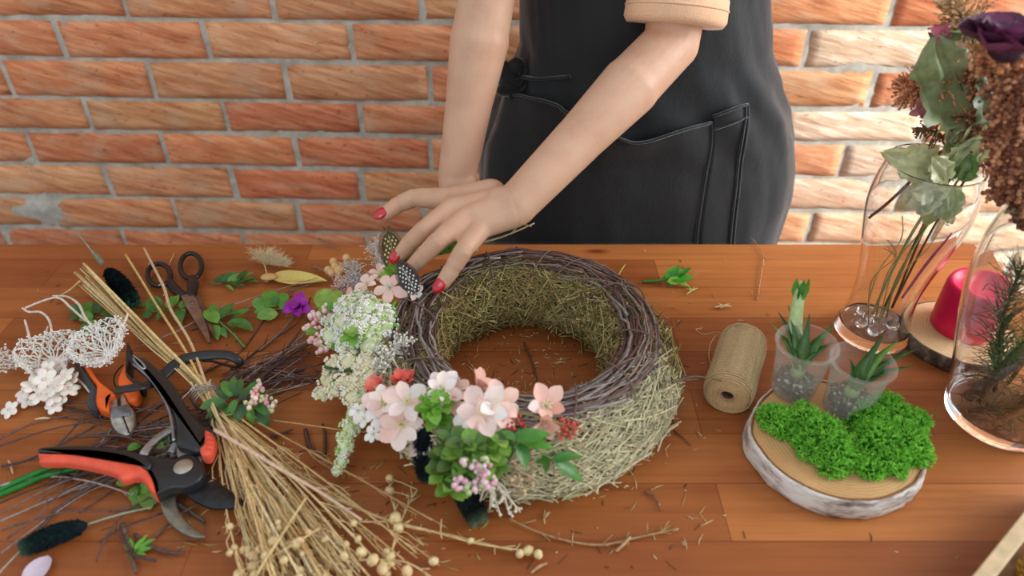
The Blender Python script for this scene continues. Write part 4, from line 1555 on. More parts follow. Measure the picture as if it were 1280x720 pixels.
def succulent(c, leaves, label, shoot=None):
    o = thing('succulent', c + Vector((0, 0, .026)), label, 'plant')
    b = c + Vector((0, 0, .03))
    mb = MB()
    for (px, py, h, wd, cc) in leaves:
        e = P(px, py, h)
        d = e - b
        L = d.length * 1.04
        side = Vector((d.x, d.y, 0))
        nn = Vector((0, 0, 1)) if side.length > .012 else Vector((0, -1, .3))
        hor = side.normalized() if side.length > 1e-4 else Vector((0, -1, 0))
        nn = (nn - hor * .35).normalized()
        # thick fleshy blade
        n = 9; base = len(mb.v)
        dn = d.normalized(); sd = dn.cross(nn).normalized(); up2 = sd.cross(dn)
        for i in range(n + 1):
            t = i / n
            w = wd * 1.35 * (1 - t ** 2.2) * (.8 + .3 * math.sin(PI * min(1, t * 1.5))) + .0003
            p = b + d * t + up2 * (.10 * L * math.sin(PI * t))
            th = w * .33
            mb.v += [p + sd * w + up2 * th * .8, p + up2 * -.1 * th, p - sd * w + up2 * th * .8, p - sd * w * .6 - up2 * th, p - up2 * th * 1.6, p + sd * w * .6 - up2 * th]
        for i in range(n):
            for k in range(6):
                a, q = base + i * 6 + k, base + i * 6 + (k + 1) % 6
                mb.face((a, q, q + 6, a + 6), mixc(mixc(cc, lin((150, 180, 90)), .55 - .5 * i / n), cc, .3))
    lf = mb.build('leaves', M['leaf'], o)
    if shoot:
        mb = MB()
        cv = catmull([b] + [P(*q) for q in shoot], 6)
        r = lerp_list([.006, .0085, .0078, .006, .003], len(cv))
        mb.tube(cv, r, 10, lin((206, 226, 160)), flat=.75)
        k0 = len(mb.f)
        for fi in range(len(mb.f)):
            pass
        d = (cv[-1] - cv[-3]).normalized()
        for s in (-1, 1, 0):
            mb.leaf(cv[-7] + Vector((s * .002, -.003 if s == 0 else 0, 0)), d + Vector((s * .12, 0, 0)), Vector((s, -1, .2)), .028, .010, lin((96, 158, 64)), bend=-.05, cup=.5, shape='point', nseg=6)
        mb.build('young_shoot', M['leaf'], o, label='pale upright young shoot')
    # roots / stem in the cup
    mb = MB()
    mb.ell(b - Vector((0, 0, .003)), .008, .008, .009, col=lin((170, 190, 120)), nu=12, nv=8)
    for i in range(12): mb.tube([b - Vector((0, 0, .004)), b + Vector((U(-.014, .014), U(-.014, .014), U(-.014, -.006)))], .0007, 4, lin((150, 140, 110)))
    mb.build('stem', M['leaf'], o)
    return o


G1, G2, G3 = lin((40, 92, 44)), lin((58, 116, 52)), lin((112, 168, 66))
succulent(c1, [(973, 390, .10, .0046, G1), (985, 382, .108, .0052, G1), (971, 414, .09, .0048, G2), (962, 402, .082, .003, G3), (1012, 392, .108, .0044, G1), (1044, 404, .098, .0048, G2), (1042, 428, .088, .0048, G1),
               (1020, 440, .080, .0050, G2), (987, 432, .085, .0045, G2), (1000, 446, .072, .004, G2), (1030, 416, .09, .0045, G1), (978, 400, .09, .004, G2)],
          'dark green succulent with a tall pale shoot growing in the further cup', [(994, 410, .09), (998, 375, .120), (1002, 352, .142)])
succulent(c2, [(1105, 418, .112, .0050, G1), (1092, 436, .10, .0052, G1), (1123, 426, .108, .0056, G3), (1152, 434, .095, .0038, G1), (1142, 458, .085, .0040, G2), (1058, 470, .085, .0046, G2), (1062, 448, .085, .0044, G1),
               (1072, 462, .085, .0044, G2), (1110, 452, .092, .0062, G2), (1085, 478, .078, .0045, G2), (1100, 470, .08, .005, G1)],
          'green succulent with long leaves leaning right over the rim of the nearer cup')

# moss
def moss(label, blobs, name='moss_clump'):
    c0 = P(blobs[0][0], blobs[0][1], SL)
    mb = MB()
    for (px, py, h, r, hz_) in blobs:
        r *= 1.06
        c = P(px, py, SL)
        c.z = TZ + SL + r * .30
        base = len(mb.v)
        mb.ell(c, r * .84, r * .84, r * hz_ * .84, col=lin((38, 92, 18)), nu=20, nv=14)
        for i in range(base, len(mb.v)):
            v = mb.v[i]
            k = 1 + .2 * noise.noise((v - c) * 90 + c * 50)
            mb.v[i] = c + (v - c) * k
        n = int(1000 * (r / .02) ** 2)
        for i in range(n):
            d = rvec()
            if d.z < -.3: continue
            k = 1 + .42 * noise.noise(Vector((d.x * r, d.y * r, d.z * r)) * 95 + c * 50)
            p = c + Vector((d.x * r * .8, d.y * r * .8, d.z * r * hz_ * .8)) * k
            cc = random.choice([lin((134, 218, 62)), lin((108, 200, 50)), lin((160, 234, 88)), lin((80, 166, 38))])
            L = U(.003, .0062)
            e = p + (d + rvec() * .6).normalized() * L
            if e.z < TZ + SL + .0008: e.z = TZ + SL + .0008
            if p.z < TZ + SL + .0008: p.z = TZ + SL + .0008
            m = p.lerp(e, .5) + rvec() * .0008
            mb.tube([p, m, e], [.0006, .0006, .0004], 3, cc, cap=False)
            for q in range(3):
                f = e + (d * .5 + rvec()).normalized() * U(.0014, .003)
                f.z = max(f.z, TZ + SL + .0006)
                mb.tube([m.lerp(e, .6 + .2 * q * .5), f], [.0005, .0004], 3, mixc(cc, lin((176, 240, 104)), U(0, .5)), cap=False)
    for v in mb.v: v.z = max(v.z, TZ + SL + .0004)
    o = mb.build(name, M['tuft'])
    tag(o, label, 'moss', 'bright green moss clumps on the birch slice')
    return o


moss('small round clump of bright green moss at the left end of the row', [(967, 529, .01, .0165, .8), (975, 540, .01, .010, .7)])
moss('bright green moss clump in front of the gap between the cups', [(1004, 536, .01, .020, .95), (1022, 552, .01, .022, .95), (1040, 568, .01, .020, .85), (1038, 585, .01, .013, .7), (1010, 562, .01, .015, .7)])
moss('large bright green moss clump in front of the nearer cup', [(1082, 535, .01, .022, 1.0), (1104, 524, .01, .022, 1.05), (1130, 535, .01, .020, 1.0), (1092, 560, .01, .024, .95), (1124, 560, .01, .023, .9), (1108, 580, .01, .018, .8), (1142, 572, .01, .013, .8), (1086, 588, .01, .013, .7)])

# ------------------------------------------------ tall glass vase (behind the cups)
v1 = P(1088, 415, .0); V1 = v1.copy()
def glass_vase(name, c, outer, th, label, basez=.008):
    o = thing(name, c, label, 'vase')
    inner = [(max(r - th, .0005), z) for r, z in outer if z > basez + .003]
    prof = [(0.0005, .0003)] + [(outer[0][0] * .92, .0003)] + outer + [(outer[-1][0] - th * .5, outer[-1][1] + th * .6)] + inner[::-1] + [(inner[0][0] * .9, basez + .0015), (inner[0][0] * .5, basez), (.0005, basez)]
    mb = MB()
    mb.lathe(prof, c, 72, (1, 1, 1))
    mb.build('glass_body', M['glass'], o)
    return o


def smooth_prof(keys, n=40):
    v = catmull([Vector((r, z, 0)) for r, z in keys], 6)
    return [(q.x, q.y) for q in v]


o1 = glass_vase('glass_vase', V1, smooth_prof([(.0435, .0015), (.0448, .004), (.0425, .016), (.0375, .042), (.0370, .070), (.0415, .105), (.0500, .145), (.0555, .180), (.0545, .208), (.0510, .228), (.0500, .238)]), .0022,
                'tall curved clear glass vase holding dried grey-green leaves, behind the plastic cups', .012)
# clear glass pebbles on the vase floor
for k in range(9):
    a = k * 2.4; r = .007 + .0027 * k
    mb = MB()
    mb.ell(V1 + Vector((math.cos(a) * r, math.sin(a) * r, .018 + .004 * (k % 2))), .0085, .0075, .0055, Matrix.Rotation(k, 3, 'Z') @ Matrix.Rotation(.4, 3, 'X'), (1, 1, 1), 14, 10, jitter=.02)
    g = mb.build('glass_pebble', M['glass'])
    tag(g, 'clear glass pebble on the floor of the tall vase', 'pebble', 'glass pebbles in the tall vase')

V2 = P(1247, 520, .0)
o2 = glass_vase('glass_vase', V2, smooth_prof([(.0535, .0015), (.0555, .005), (.0590, .025), (.0660, .060), (.0760, .100), (.0850, .145), (.0880, .180), (.0870, .215), (.0800, .255), (.0720, .285), (.069, .297)]), .0026,
                'large bulging clear glass vase full of pine sprigs at the right edge', .013)

# ------------------------------------------------ dried plants standing in the tall vase
def crumpled_leaf(mb, base, tip, W, col, fold=.35, nrm=Vector((0, -1, .4)), seed=0):
    d = tip - base; L = d.length; dn = d.normalized()
    n = (nrm - dn * nrm.dot(dn)).normalized(); s = dn.cross(n)
    nu, nv = 12, 14
    b0 = len(mb.v)
    for j in range(nv + 1):
        t = j / nv
        w = (math.sin(PI * min(1, (t ** .8) * .94 + .05)) ** .6) * W / 2
        for i in range(nu + 1):
            u = i / nu * 2 - 1
            edge = 1 + (.10 * math.sin(t * 30 + seed) + .09 * math.sin(t * 71 + seed * 3)) * abs(u) ** 3
            z = .18 * W * noise.noise(Vector((u * 1.7, t * 3, seed))) + fold * W * .3 * abs(u) ** 1.4 + .05 * W * math.sin(u * 9 + t * 4 + seed) + .06 * W * noise.noise(Vector((u * 5, t * 8, seed)))
            mb.v.append(base + d * t + s * (u * w * edge * (1 - .15 * fold)) + n * (z - .12 * L * t * t))
    for j in range(nv):
        for i in range(nu):
            q = b0 + j * (nu + 1) + i
            k = abs(i / nu * 2 - 1)
            mb.face((q, q + 1, q + nu + 2, q + nu + 1), jit(mixc(mixc(col, lin((200, 210, 170)), .25), col, min(1, k * 3)), .04))
    mb.tube([base, base + d * .95 + n * (-.11 * L)], [W * .02, W * .006], 4, mixc(col, lin((190, 180, 130)), .5))


GL = [lin((214, 218, 168)), lin((186, 198, 140)), lin((232, 230, 188))]
# 1 pale leafy branch whose leaves curl over the rim
o = thing('dried_leaf_branch', V1 + Vector((0, 0, .03)), 'dried branch with crumpled pale grey-green leaves curling at the rim of the tall vase', 'dried plant')
mb = MB(); ys = V1.y
mb.tube(catmull([V1 + Vector((-.006, 0, .03)), Q(1105, 360, ys), Q(1135, 300, ys), Q(1168, 245, ys), Q(1195, 190, ys + .01), Q(1205, 150, ys + .01)], 5), [.0014, .0018, .0016], 6, lin((170, 176, 120)))
mb.tube(catmull([V1 + Vector((.010, -.005, .03)), Q(1120, 350, ys), Q(1160, 280, ys), Q(1200, 222, ys)], 5), [.0012, .0014], 6, lin((150, 160, 96)))
mb.build('stem', M['dry'], o)
for k, (b, e, W, c, f) in enumerate([((1172, 215, 0), (1108, 192, -.01), .044, GL[0], .6), ((1160, 222, .0), (1128, 262, .0), .040, GL[2], .5), ((1170, 215, -.01), (1148, 268, -.02), .038, GL[0], .8), ((1178, 230, .0), (1190, 282, .0), .034, GL[2], .8),
                                     ((1176, 240, -.02), (1158, 282, -.02), .030, GL[1], .5), ((1182, 215, .0), (1205, 160, .0), .036, GL[2], .6), ((1188, 205, -.01), (1228, 172, -.02), .034, GL[0], .6), ((1195, 222, -.02), (1215, 195, -.03), .030, lin((96, 128, 64)), .7),
                                     ((1170, 210, .01), (1140, 185, .02), .038, GL[2], .4), ((1195, 190, 0), (1190, 140, 0), .032, GL[1], .7), ((1165, 240, -.02), (1140, 240, -.025), .03, GL[2], .6), ((1180, 225, -.03), (1168, 196, -.03), .03, GL[0], .6), ((1200, 215, -.01), (1222, 150, -.01), .040, GL[1], .6), ((1185, 190, .0), (1212, 135, .01), .036, GL[2], .7), ((1192, 235, -.01), (1180, 275, -.02), .030, GL[1], .7)]):
    mb = MB()
    crumpled_leaf(mb, Q(b[0], b[1], ys + b[2]), Q(e[0], e[1], ys + e[2]), W, c, f, seed=k * 3.3)
    mb.build('leaf', M['leaf'], o)
# 2 reddish stem crossing left inside the vase
o = thing('twig_stem', V1 + Vector((0, 0, .16)), 'reddish-brown bare stem poking left inside the tall vase', 'twig')
mb = MB(); mb.tube(catmull([Q(1086, 273, ys - .005), Q(1112, 252, ys - .004), Q(1150, 215, ys), Q(1178, 188, ys + .01)], 4), [.0016, .0018, .0014], 6, lin((112, 66, 50))); mb.build('stem', M['twig'], o)
# 3 grass stems in the vase
o = thing('grass_sprig', V1 + Vector((0, 0, .03)), 'thin yellow-green dried grass stems curving inside the tall vase', 'dried plant')
mb = MB()
for (a, b_, c_, d_) in (((1092, 410), (1110, 340), (1150, 290), (1185, 235)), ((1086, 405), (1090, 350), (1120, 320), (1110, 300)), ((1098, 405), (1112, 350), (1122, 322), (1105, 310)), ((1080, 400), (1098, 340), (1126, 300), (1128, 270)), ((1100, 400), (1130, 340), (1160, 310), (1190, 262))):
    mb.tube(catmull([Q(a[0], a[1], ys + U(-.01, .01)), Q(b_[0], b_[1], ys), Q(c_[0], c_[1], ys + U(-.015, .015)), Q(d_[0], d_[1], ys)], 5), [.0010, .0007], 4, jit(lin((182, 172, 104)), .15))
mb.build('stem', M['dry'], o)
# pink-violet stem against the right wall of the vase
o = thing('pink_stem', V1 + Vector((0, 0, .06)), 'pink and violet stem leaning on the right side inside the tall vase', 'dried plant')
mb = MB(); mb.tube(catmull([Q(1128, 372, ys), Q(1144, 350, ys), Q(1165, 322, ys), Q(1192, 292, ys)], 5), [.0014, .0018, .0016], 6, lin((206, 92, 130))); mb.build('stem', M['dry'], o)

# 4 big round grey-green leaves above
def big_leaf(label, base, tip, W, col, y, seed, f=.3):
    o = thing('eucalyptus_leaf', Q(base[0], base[1], y), label, 'leaf')
    mb = MB(); crumpled_leaf(mb, Q(base[0], base[1], y), Q(tip[0], tip[1], y - .01), W, col, f, seed=seed)
    mb.build('leaf_blade', M['leaf'], o)
    mb = MB(); mb.tube(catmull([V1 + Vector((.012, .01, .035)), Q(1165, 260, y + .01), Q(1205, 190, y + .01), Q(base[0], base[1], y)], 5), [.0014, .0016, .0012], 5, lin((110, 84, 60))); mb.build('stem', M['twig'], o)
big_leaf('large rounded dark green leaf left of the purple flower', (1216, 142), (1180, 44), .100, lin((142, 158, 108)), ys, 3, .15)
big_leaf('dark green leaf half hidden by the brown seed heads', (1248, 150), (1240, 80), .056, lin((104, 122, 82)), ys - .01, 8)
big_leaf('green leaf pointing down under the large rounded leaf', (1206, 90), (1216, 140), .040, lin((84, 114, 72)), ys + .015, 12)

# 5 amaranth / sorghum sprays : brown beaded seed heads
def seed_spray(label, path, y, spread, n, cols, bead=.0022, stem_to=None, brl=None, droop=0.3):
    o = thing('seed_head_spray', Q(path[0][0], path[0][1], y), label, 'dried plant', 'brown beaded seed heads')
    cv = catmull([Q(a[0], a[1], y + (a[2] if len(a) > 2 else 0)) for a in path], 6)
    mb = MB()
    st = MB(); st.tube(cv, [.0014, .0006], 5, lin((110, 66, 44)))
    if stem_to: st.tube(catmull([stem_to, cv[0].lerp(stem_to, .4) + Vector((0, .01, 0)), cv[0]], 6), .0014, 5, lin((110, 70, 48)))
    N = len(cv)
    for i in range(n):
        t = U(0, 1) ** .8
        k = min(int(t * (N - 1)), N - 2); q = cv[k].lerp(cv[k + 1], t * (N - 1) - k)
        d = (cv[k + 1] - cv[k]).normalized()
        s = (rvec() + d * .7 + Vector((0, 0, -droop))).normalized()
        L = spread * (1 - .55 * t) * U(.3, 1)
        m = int(L / (bead * 1.5)) + 1
        c = random.choice(cols)
        g = Vector((0, 0, -droop))
        pp = [q]
        for j in range(m):
            p = q + s * (L * (j + 1) / m) + g * (L * ((j + 1) / m) ** 2 * .4)
            pp.append(p)
            b = bead * U(.65, 1.2)
            mb.ell(p + rvec() * bead * .5, b, b, b * .85, col=jit(c, .22), nu=6, nv=4)
        st.tube(pp, .0004, 3, c, cap=False)
    b = mb.build('beads', M['dry'], o); b['kind'] = 'stuff'
    st.build('stem', M['dry'], o)
    return o


BR = [lin((172, 112, 78)), lin((140, 84, 56)), lin((196, 138, 98)), lin((116, 66, 46))]
BR2 = [lin((204, 136, 92)), lin((176, 110, 72)), lin((222, 160, 114))]
top1 = V1 + Vector((.015, 0, .04))
seed_spray('brown seed head arching left under the large green leaf', [(1222, 160), (1198, 120), (1168, 104), (1136, 112)], ys + .02, .052, 420, BR2, .0014, top1, droop=.12)
seed_spray('loose brown seed head hanging between the green leaves', [(1226, 200), (1214, 150), (1222, 110), (1214, 84)], ys - .005, .026, 260, BR, .0017, top1)
seed_spray('dense brown seed head drooping at the right edge', [(1282, 90), (1274, 130), (1262, 180), (1256, 240)], .60, .038, 420, BR, .0026, V2 + Vector((.02, .02, .2)))
seed_spray('thick brown seed head right below the purple flower', [(1224, 66), (1245, 58), (1268, 70), (1290, 90)], .62, .030, 330, BR2, .0026, V2 + Vector((.02, .02, .2)))
seed_spray('brown seed head in front of the dark green leaf', [(1250, 96), (1262, 112), (1280, 118), (1300, 130)], .61, .028, 260, BR, .0025, V2 + Vector((.02, .02, .2)))
seed_spray('brown seed head in the corner of the right edge', [(1290, 150), (1282, 200), (1278, 240), (1286, 270)], .59, .030, 300, BR, .0026, V2 + Vector((.03, .01, .2)))
seed_spray('lacy tan sprig topping the bouquet beside the large leaf', [(1216, 52), (1206, 30), (1190, 6)], ys + .01, .044, 200, [lin((200, 160, 112)), lin((176, 132, 90)), lin((214, 182, 134))], .0013, Q(1216, 100, ys + .012), droop=0)
seed_spray('fine tan sprig drooping above the vase rim', [(1180, 172), (1160, 160), (1150, 162)], ys + .01, .020, 70, [lin((150, 108, 76)), lin((120, 86, 60))], .0011, Q(1192, 200, ys + .012), droop=.4)
# 6 purple rose
rc = Q(1266, 42, .60)
o = thing('dried_rose', rc - Vector((0, 0, .05)), 'dark purple dried rose at the top of the bouquet', 'flower')
mb = MB()
for i in range(34):
    t = i / 34; an = i * 2.4
    e = 1.35 - 1.25 * t
    d = Vector((math.cos(an) * math.cos(e), math.sin(an) * math.cos(e), math.sin(e)))
    out = Vector((math.cos(an), math.sin(an), 0))
    c_ = random.choice([lin((66, 20, 46)), lin((88, 28, 62)), lin((44, 14, 34)), lin((120, 52, 92))])
    L = .022 + .010 * t
    b = rc + out * (.004 + .012 * t) - Vector((0, 0, .012))
    mb.leaf(b, Vector((out.x * (.3 + .9 * t), out.y * (.3 + .9 * t), 1 - .75 * t)), -out + Vector((0, 0, .3)), L, L * 1.1, c_, bend=-.15 if t > .4 else .3, cup=.5, shape='round', nseg=7, col2=mixc(c_, lin((150, 84, 124)), .35), wave=.03)
mb.ell(rc - Vector((0, 0, .012)), .014, .014, .012, col=lin((60, 24, 44)), nu=14, nv=10)
mb.build('petals', M['petal'], o)
mb = MB(); mb.tube(catmull([rc - Vector((0, 0, .015)), rc + Vector((.03, .03, -.06)), V2 + Vector((.05, .03, .26)), V2 + Vector((.02, .02, .12)), V2 + Vector((.0, .01, .04))], 6), .002, 6, lin((84, 92, 56))); mb.build('stem', M['dry'], o)
# 7 small pink dried blossoms
for (px, py, lb) in ((1176, 42, 'tiny magenta dried blossom above the large rounded leaf'), (1152, 135, 'dusty pink dried blossom above the vase rim'), (1166, 140, 'dusty pink dried petals beside the arching seed head')):
    p = Q(px, py, ys)
    o = thing('dried_blossom', p, lb, 'flower')
    mb = MB()
    for i in range(4):
        an = i * PI / 2 + px
        mb.leaf(p, Vector((math.cos(an), -.2, math.sin(an))), Vector((0, -1, .2)), .013, .010, jit(lin((206, 108, 132)) if px < 1180 and py < 100 else lin((196, 118, 124)), .12), bend=.3, cup=.35, shape='round', wave=.04)
    mb.build('petals', M['petal'], o)
    mb = MB(); mb.tube(catmull([p, p.lerp(Q(1190, 165, ys + .01), .5) + Vector((0, 0, .006)), Q(1190, 165, ys + .01)], 4), .0006, 4, lin((140, 90, 64))); mb.build('stem', M['dry'], o)

# ------------------------------------------------ pine sprigs inside the right vase
def pine(label, path, n, L, cols, inward=.9, seed=0, twigc=lin((96, 78, 60))):
    cv = catmull([V2 + Vector(q) for q in path], 6)
    o = thing('pine_sprig', cv[0], label, 'sprig')
    mb = MB(); mb.tube(cv, [.0026, .0018, .001], 7, twigc); mb.build('stem', M['twig'], o)
    mb = MB(); N = len(cv)
    for i in range(n):
        t = U(.15, 1); k = min(int(t * (N - 1)), N - 2); q = cv[k].lerp(cv[k + 1], t * (N - 1) - k)
        d = (cv[k + 1] - cv[k]).normalized()
        s = (rvec() + d * .9).normalized()
        e = q + s * L * U(.6, 1.05)
        rr = (e - V2); rxy = math.hypot(rr.x, rr.y)
        lim = .060 if rr.z < .08 else .078
        if rr.z < .275 and rxy > lim: e.x = V2.x + rr.x * lim / rxy; e.y = V2.y + rr.y * lim / rxy
        e.z = max(e.z, TZ + .016)
        mb.tube([q, q.lerp(e, .5) + rvec() * .001, e], [.0005, .00045, .0002], 3, jit(random.choice(cols), .15), cap=False)
    mb.build('needles', M['leaf'], o)
    return o


PN = [lin((104, 122, 84)), lin((126, 140, 98)), lin((150, 158, 116)), lin((88, 106, 76))]
pine('pine sprig with long needles nearest the left wall of the right vase', [(-.035, -.005, .03), (-.030, -.005, .09), (-.012, -.01, .16), (.0, -.01, .23)], 300, .036, PN)
pine('pine sprig in the middle of the right vase', [(.0, .02, .02), (-.02, .02, .08), (-.045, .01, .14), (-.055, .005, .20)], 420, .036, PN)
pine('pine sprig rising toward the right edge', [(-.01, -.02, .025), (.008, -.02, .10), (.025, -.02, .18), (.03, -.01, .25)], 260, .036, PN)
pine('yellowed pine sprig low in the right vase', [(-.045, -.01, .02), (-.02, -.02, .035), (.01, -.025, .05), (.03, -.02, .07)], 240, .028, [lin((130, 130, 76)), lin((108, 116, 66)), lin((160, 146, 96))])
for k, (lb, pts, r, col) in enumerate([('thick grey-brown branch inside the right vase', [(-.035, .01, .02), (-.01, .0, .09), (.02, -.01, .16), (.05, -.01, .25)], .0065, lin((120, 104, 92))),
                                       ('orange-brown knobbly twig inside the right vase', [(-.03, -.03, .02), (.0, -.035, .06), (.02, -.04, .10), (.05, -.04, .15)], .0028, lin((176, 116, 72))),
                                       ('tan jointed twig slanting down inside the right vase', [(-.02, -.045, .12), (-.005, -.045, .085), (.005, -.04, .05), (.02, -.03, .02)], .0026, lin((196, 156, 104))),
                                       ('thin brown twig at the bottom of the right vase', [(-.04, -.01, .02), (-.01, -.03, .04), (.03, -.02, .08)], .002, lin((138, 92, 62)))]):
    cv = catmull([V2 + Vector(q) for q in pts], 6)
    o = thing('vase_twig', cv[0], lb, 'twig')
    mb = MB(); mb.tube(cv, [r, r * .9, r * .6], 8, col)
    for i in range(2, len(cv) - 2, 3):
        mb.ell(cv[i], r * 1.35, r * 1.35, r * 1.1, col=jit(col, .1), nu=8, nv=6)
        d = (cv[i + 1] - cv[i]).normalized(); mb.tube([cv[i], cv[i] + (d + rvec() * .7).normalized() * .010], [r * .5, r * .25], 5, col)
    mb.build('bark', M['twig'], o)
mb = MB()
for i in range(420):
    a = U(0, 6.28); r = .046 * math.sqrt(random.random()); z = .017 + .022 * random.random()
    p = V2 + Vector((math.cos(a) * r, math.sin(a) * r, z)); q = rvec(); q.z *= .4
    mb.tube([p, p + q * U(.006, .016)], .0005, 3, jit(random.choice([lin((150, 120, 76)), lin((120, 124, 70)), lin((96, 74, 50)), lin((176, 150, 100))]), .15), cap=False)
for v in mb.v: v.z = max(v.z, TZ + .0165)
o = mb.build('fallen_needles', M['dry']); tag(o, 'layer of fallen needles and bits on the floor of the right vase', 'needles', kind='stuff')

# ------------------------------------------------ open wooden crate at the lower right corner
cA, cB = P(1207, 730, .055), P(1290, 627, .055)
dd = (cB - cA); dd.z = 0; dd.normalize(); inn = Vector((dd.y, -dd.x, 0))
if inn.x < 0: inn = -inn
org = cA - dd * .16; org.z = TZ
cr = thing('wooden_crate', org, 'pale wooden crate whose rim cuts the lower right corner', 'crate')
Mx = Matrix((( dd.x, inn.x, 0, org.x), (dd.y, inn.y, 0, org.y), (0, 0, 1, TZ), (0, 0, 0, 1)))
LC, WCr, HC, TH = .36, .22, .055, .0125
pale = lin((206, 180, 140))
for lo, hi in (((0, 0, .001), (LC, TH, HC)), ((0, WCr - TH, .001), (LC, WCr, HC)), ((0, TH, .001), (TH, WCr - TH, HC)), ((LC - TH, TH, .001), (LC, WCr - TH, HC))):
    mb = MB(); mb.box(lo, hi, pale, Mx)
    o = mb.build('side_board', M['wood_cut'], cr, smooth=False)
    bv_ = o.modifiers.new('b', 'BEVEL'); bv_.width = .0012; bv_.segments = 2
mb = MB(); mb.box((TH, TH, .001), (LC - TH, WCr - TH, .006), lin((150, 110, 70)), Mx); mb.build('bottom_board', M['wood_cut'], cr, smooth=False)
for i in range(11):
    p = Mx @ Vector((.14 + .035 * (i % 5) + U(-.006, .006), .032 + .036 * (i // 5) + U(-.004, .004), .0185))
    mb = MB()
    rr = .0125
    for k in range(60):     # cone scales
        t = k / 60; an = k * 2.4; z = t * rr * 2 - rr
        w = math.sqrt(max(0.05, 1 - (z / rr) ** 2)) * rr
        o_ = Vector((math.cos(an), math.sin(an), 0))
        mb.ell(p + o_ * w * .75 + Vector((0, 0, z * .9)), .0042, .0042, .0018, Matrix.Rotation(an, 3, 'Z') @ Matrix.Rotation(-.5, 3, 'Y'), jit(lin((120, 84, 50)) if i % 3 else lin((176, 132, 50)), .2), 6, 4)
    mb.ell(p, rr * .7, rr * .7, rr * .9, col=lin((80, 54, 34)))
    o = mb.build('alder_cone', M['dry']); tag(o, 'small brown cone lying in the wooden crate', 'cone', 'small cones in the wooden crate')

# ================================================================== LEFT SIDE : tools
BLK = lin((34, 35, 37)); CORAL = lin((236, 92, 64)); ORG = lin((244, 108, 36)); STEEL = lin((150, 148, 142)); DKST = lin((84, 84, 80))


def crop3(x, y): return (x / 3.0, 480 + y / 3.0)          # photo detail scales used while measuring
def cropA(x, y): return (90 + x / 4.5, 400 + y / 4.5)
def crop1(x, y): return (x / 3.272, 280 + y / 3.272)


def flat(mb, pts, z0, z1, bev, col, sm=5):
    o = catmull([P(x, y, z1) for x, y in pts], sm, closed=True) if sm else [P(x, y, z1) for x, y in pts]
    mb.prism(o, TZ + z0, TZ + z1, bev, col)


sec = thing('secateurs', P(228, 585), 'open pair of secateurs with coral and black handles and dark curved blades', 'secateurs')
LO, HI = .016, .030
mb = MB()   # coral grip of the long lower handle
flat(mb, [crop3(*q) for q in ((143, 252), (200, 246), (300, 246), (400, 254), (470, 270), (530, 300), (565, 345), (582, 408), (568, 402), (540, 362), (520, 345), (495, 346), (470, 352), (447, 352), (428, 330), (350, 308), (250, 290), (150, 288), (143, 276))], LO, HI + .001, .0045, CORAL)
mb.build('lower_grip', M['rubber'], sec, label='coral red grip')
mb = MB()   # black spine of the lower handle and head
flat(mb, [crop3(*q) for q in ((146, 238), (220, 229), (310, 227), (400, 235), (480, 247), (540, 264), (570, 290), (545, 318), (500, 290), (430, 268), (330, 256), (220, 254), (148, 256))], LO - .002, HI + .0022, .003, BLK)
flat(mb, [crop3(*q) for q in ((520, 262), (600, 268), (650, 276), (690, 262), (735, 274), (762, 300), (764, 332), (738, 364), (690, 384), (640, 386), (602, 402), (584, 410), (578, 372), (556, 330), (530, 300))], LO - .002, HI - .002, .003, BLK)
mb.build('lower_handle', M['plastic'], sec)
mb = MB()   # upper cutting blade
flat(mb, [crop3(*q) for q in ((735, 290), (775, 335), (830, 375), (880, 412), (914, 444), (890, 458), (850, 464), (800, 464), (760, 452), (720, 430), (690, 402), (670, 372), (690, 330))], .012, .0165, .0009, lin((62, 64, 66)))
mb.build('cutting_blade', M['metal'], sec, label='dark coated blade')
mb = MB()   # hooked counter blade
flat(mb, [crop3(*q) for q in ((602, 385), (600, 430), (610, 478), (636, 520), (676, 552), (722, 572), (770, 572), (745, 550), (706, 522), (676, 486), (660, 450), (658, 415), (672, 388), (640, 378))], .006, .0115, .0009, lin((150, 146, 130)))
mb.build('hooked_blade', M['metal'], sec, label='worn steel hooked blade')
mb = MB()   # black upper handle
flat(mb, [cropA(*q) for q in ((322, 196), (338, 180), (375, 196), (430, 222), (510, 290), (565, 352), (605, 408), (640, 470), (680, 530), (730, 576), (795, 610), (786, 640), (752, 680), (745, 716), (690, 730), (640, 716), (590, 700), (578, 660), (580, 600), (560, 520), (520, 440), (470, 370), (410, 300), (350, 250), (324, 232))], LO + .003, HI + .004, .005, BLK)
mb.build('upper_handle', M['plastic'], sec)
mb = MB()
flat(mb, [crop3(*q) for q in ((665, 225), (720, 238), (762, 262), (752, 300), (700, 300), (664, 270))], LO, HI - .006, .002, STEEL)
mb.build('pivot_plate', M['metal'], sec)
mb = MB()   # inner metal edge of the upper handle
cv = catmull([P(*cropA(*q), HI + .002) for q in ((345, 248), (400, 292), (455, 350), (505, 425), (545, 505), (565, 600), (572, 680))], 5)
mb.tube(cv, .0016, 6, lin((150, 156, 160)))
mb.tube(catmull([P(*cropA(*q), HI + .0045) for q in ((345, 198), (390, 236), (412, 268), (396, 272), (360, 240), (345, 215))], 5), .0012, 6, lin((176, 182, 186)))
mb.build('metal_edge', M['metal'], sec, label='bare steel edge')
mb = MB()
c = P(*crop3(688, 311), HI - .003)
mb.lathe([(.0005, -.001), (.0098, -.001), (.0098, .0006), (.0085, .0016), (.001, .0019)], c, 28, lin((190, 184, 168)))
mb.build('pivot_bolt', M['metal'], sec)
mb = MB(); mb.lathe([(.011, -.0005), (.0155, -.0005), (.0155, .0006), (.011, .0006)], c, 28, lin((26, 27, 29)), closed=True); mb.build('pivot_ring', M['plastic'], sec)
mb = MB()   # orange catch with grooves
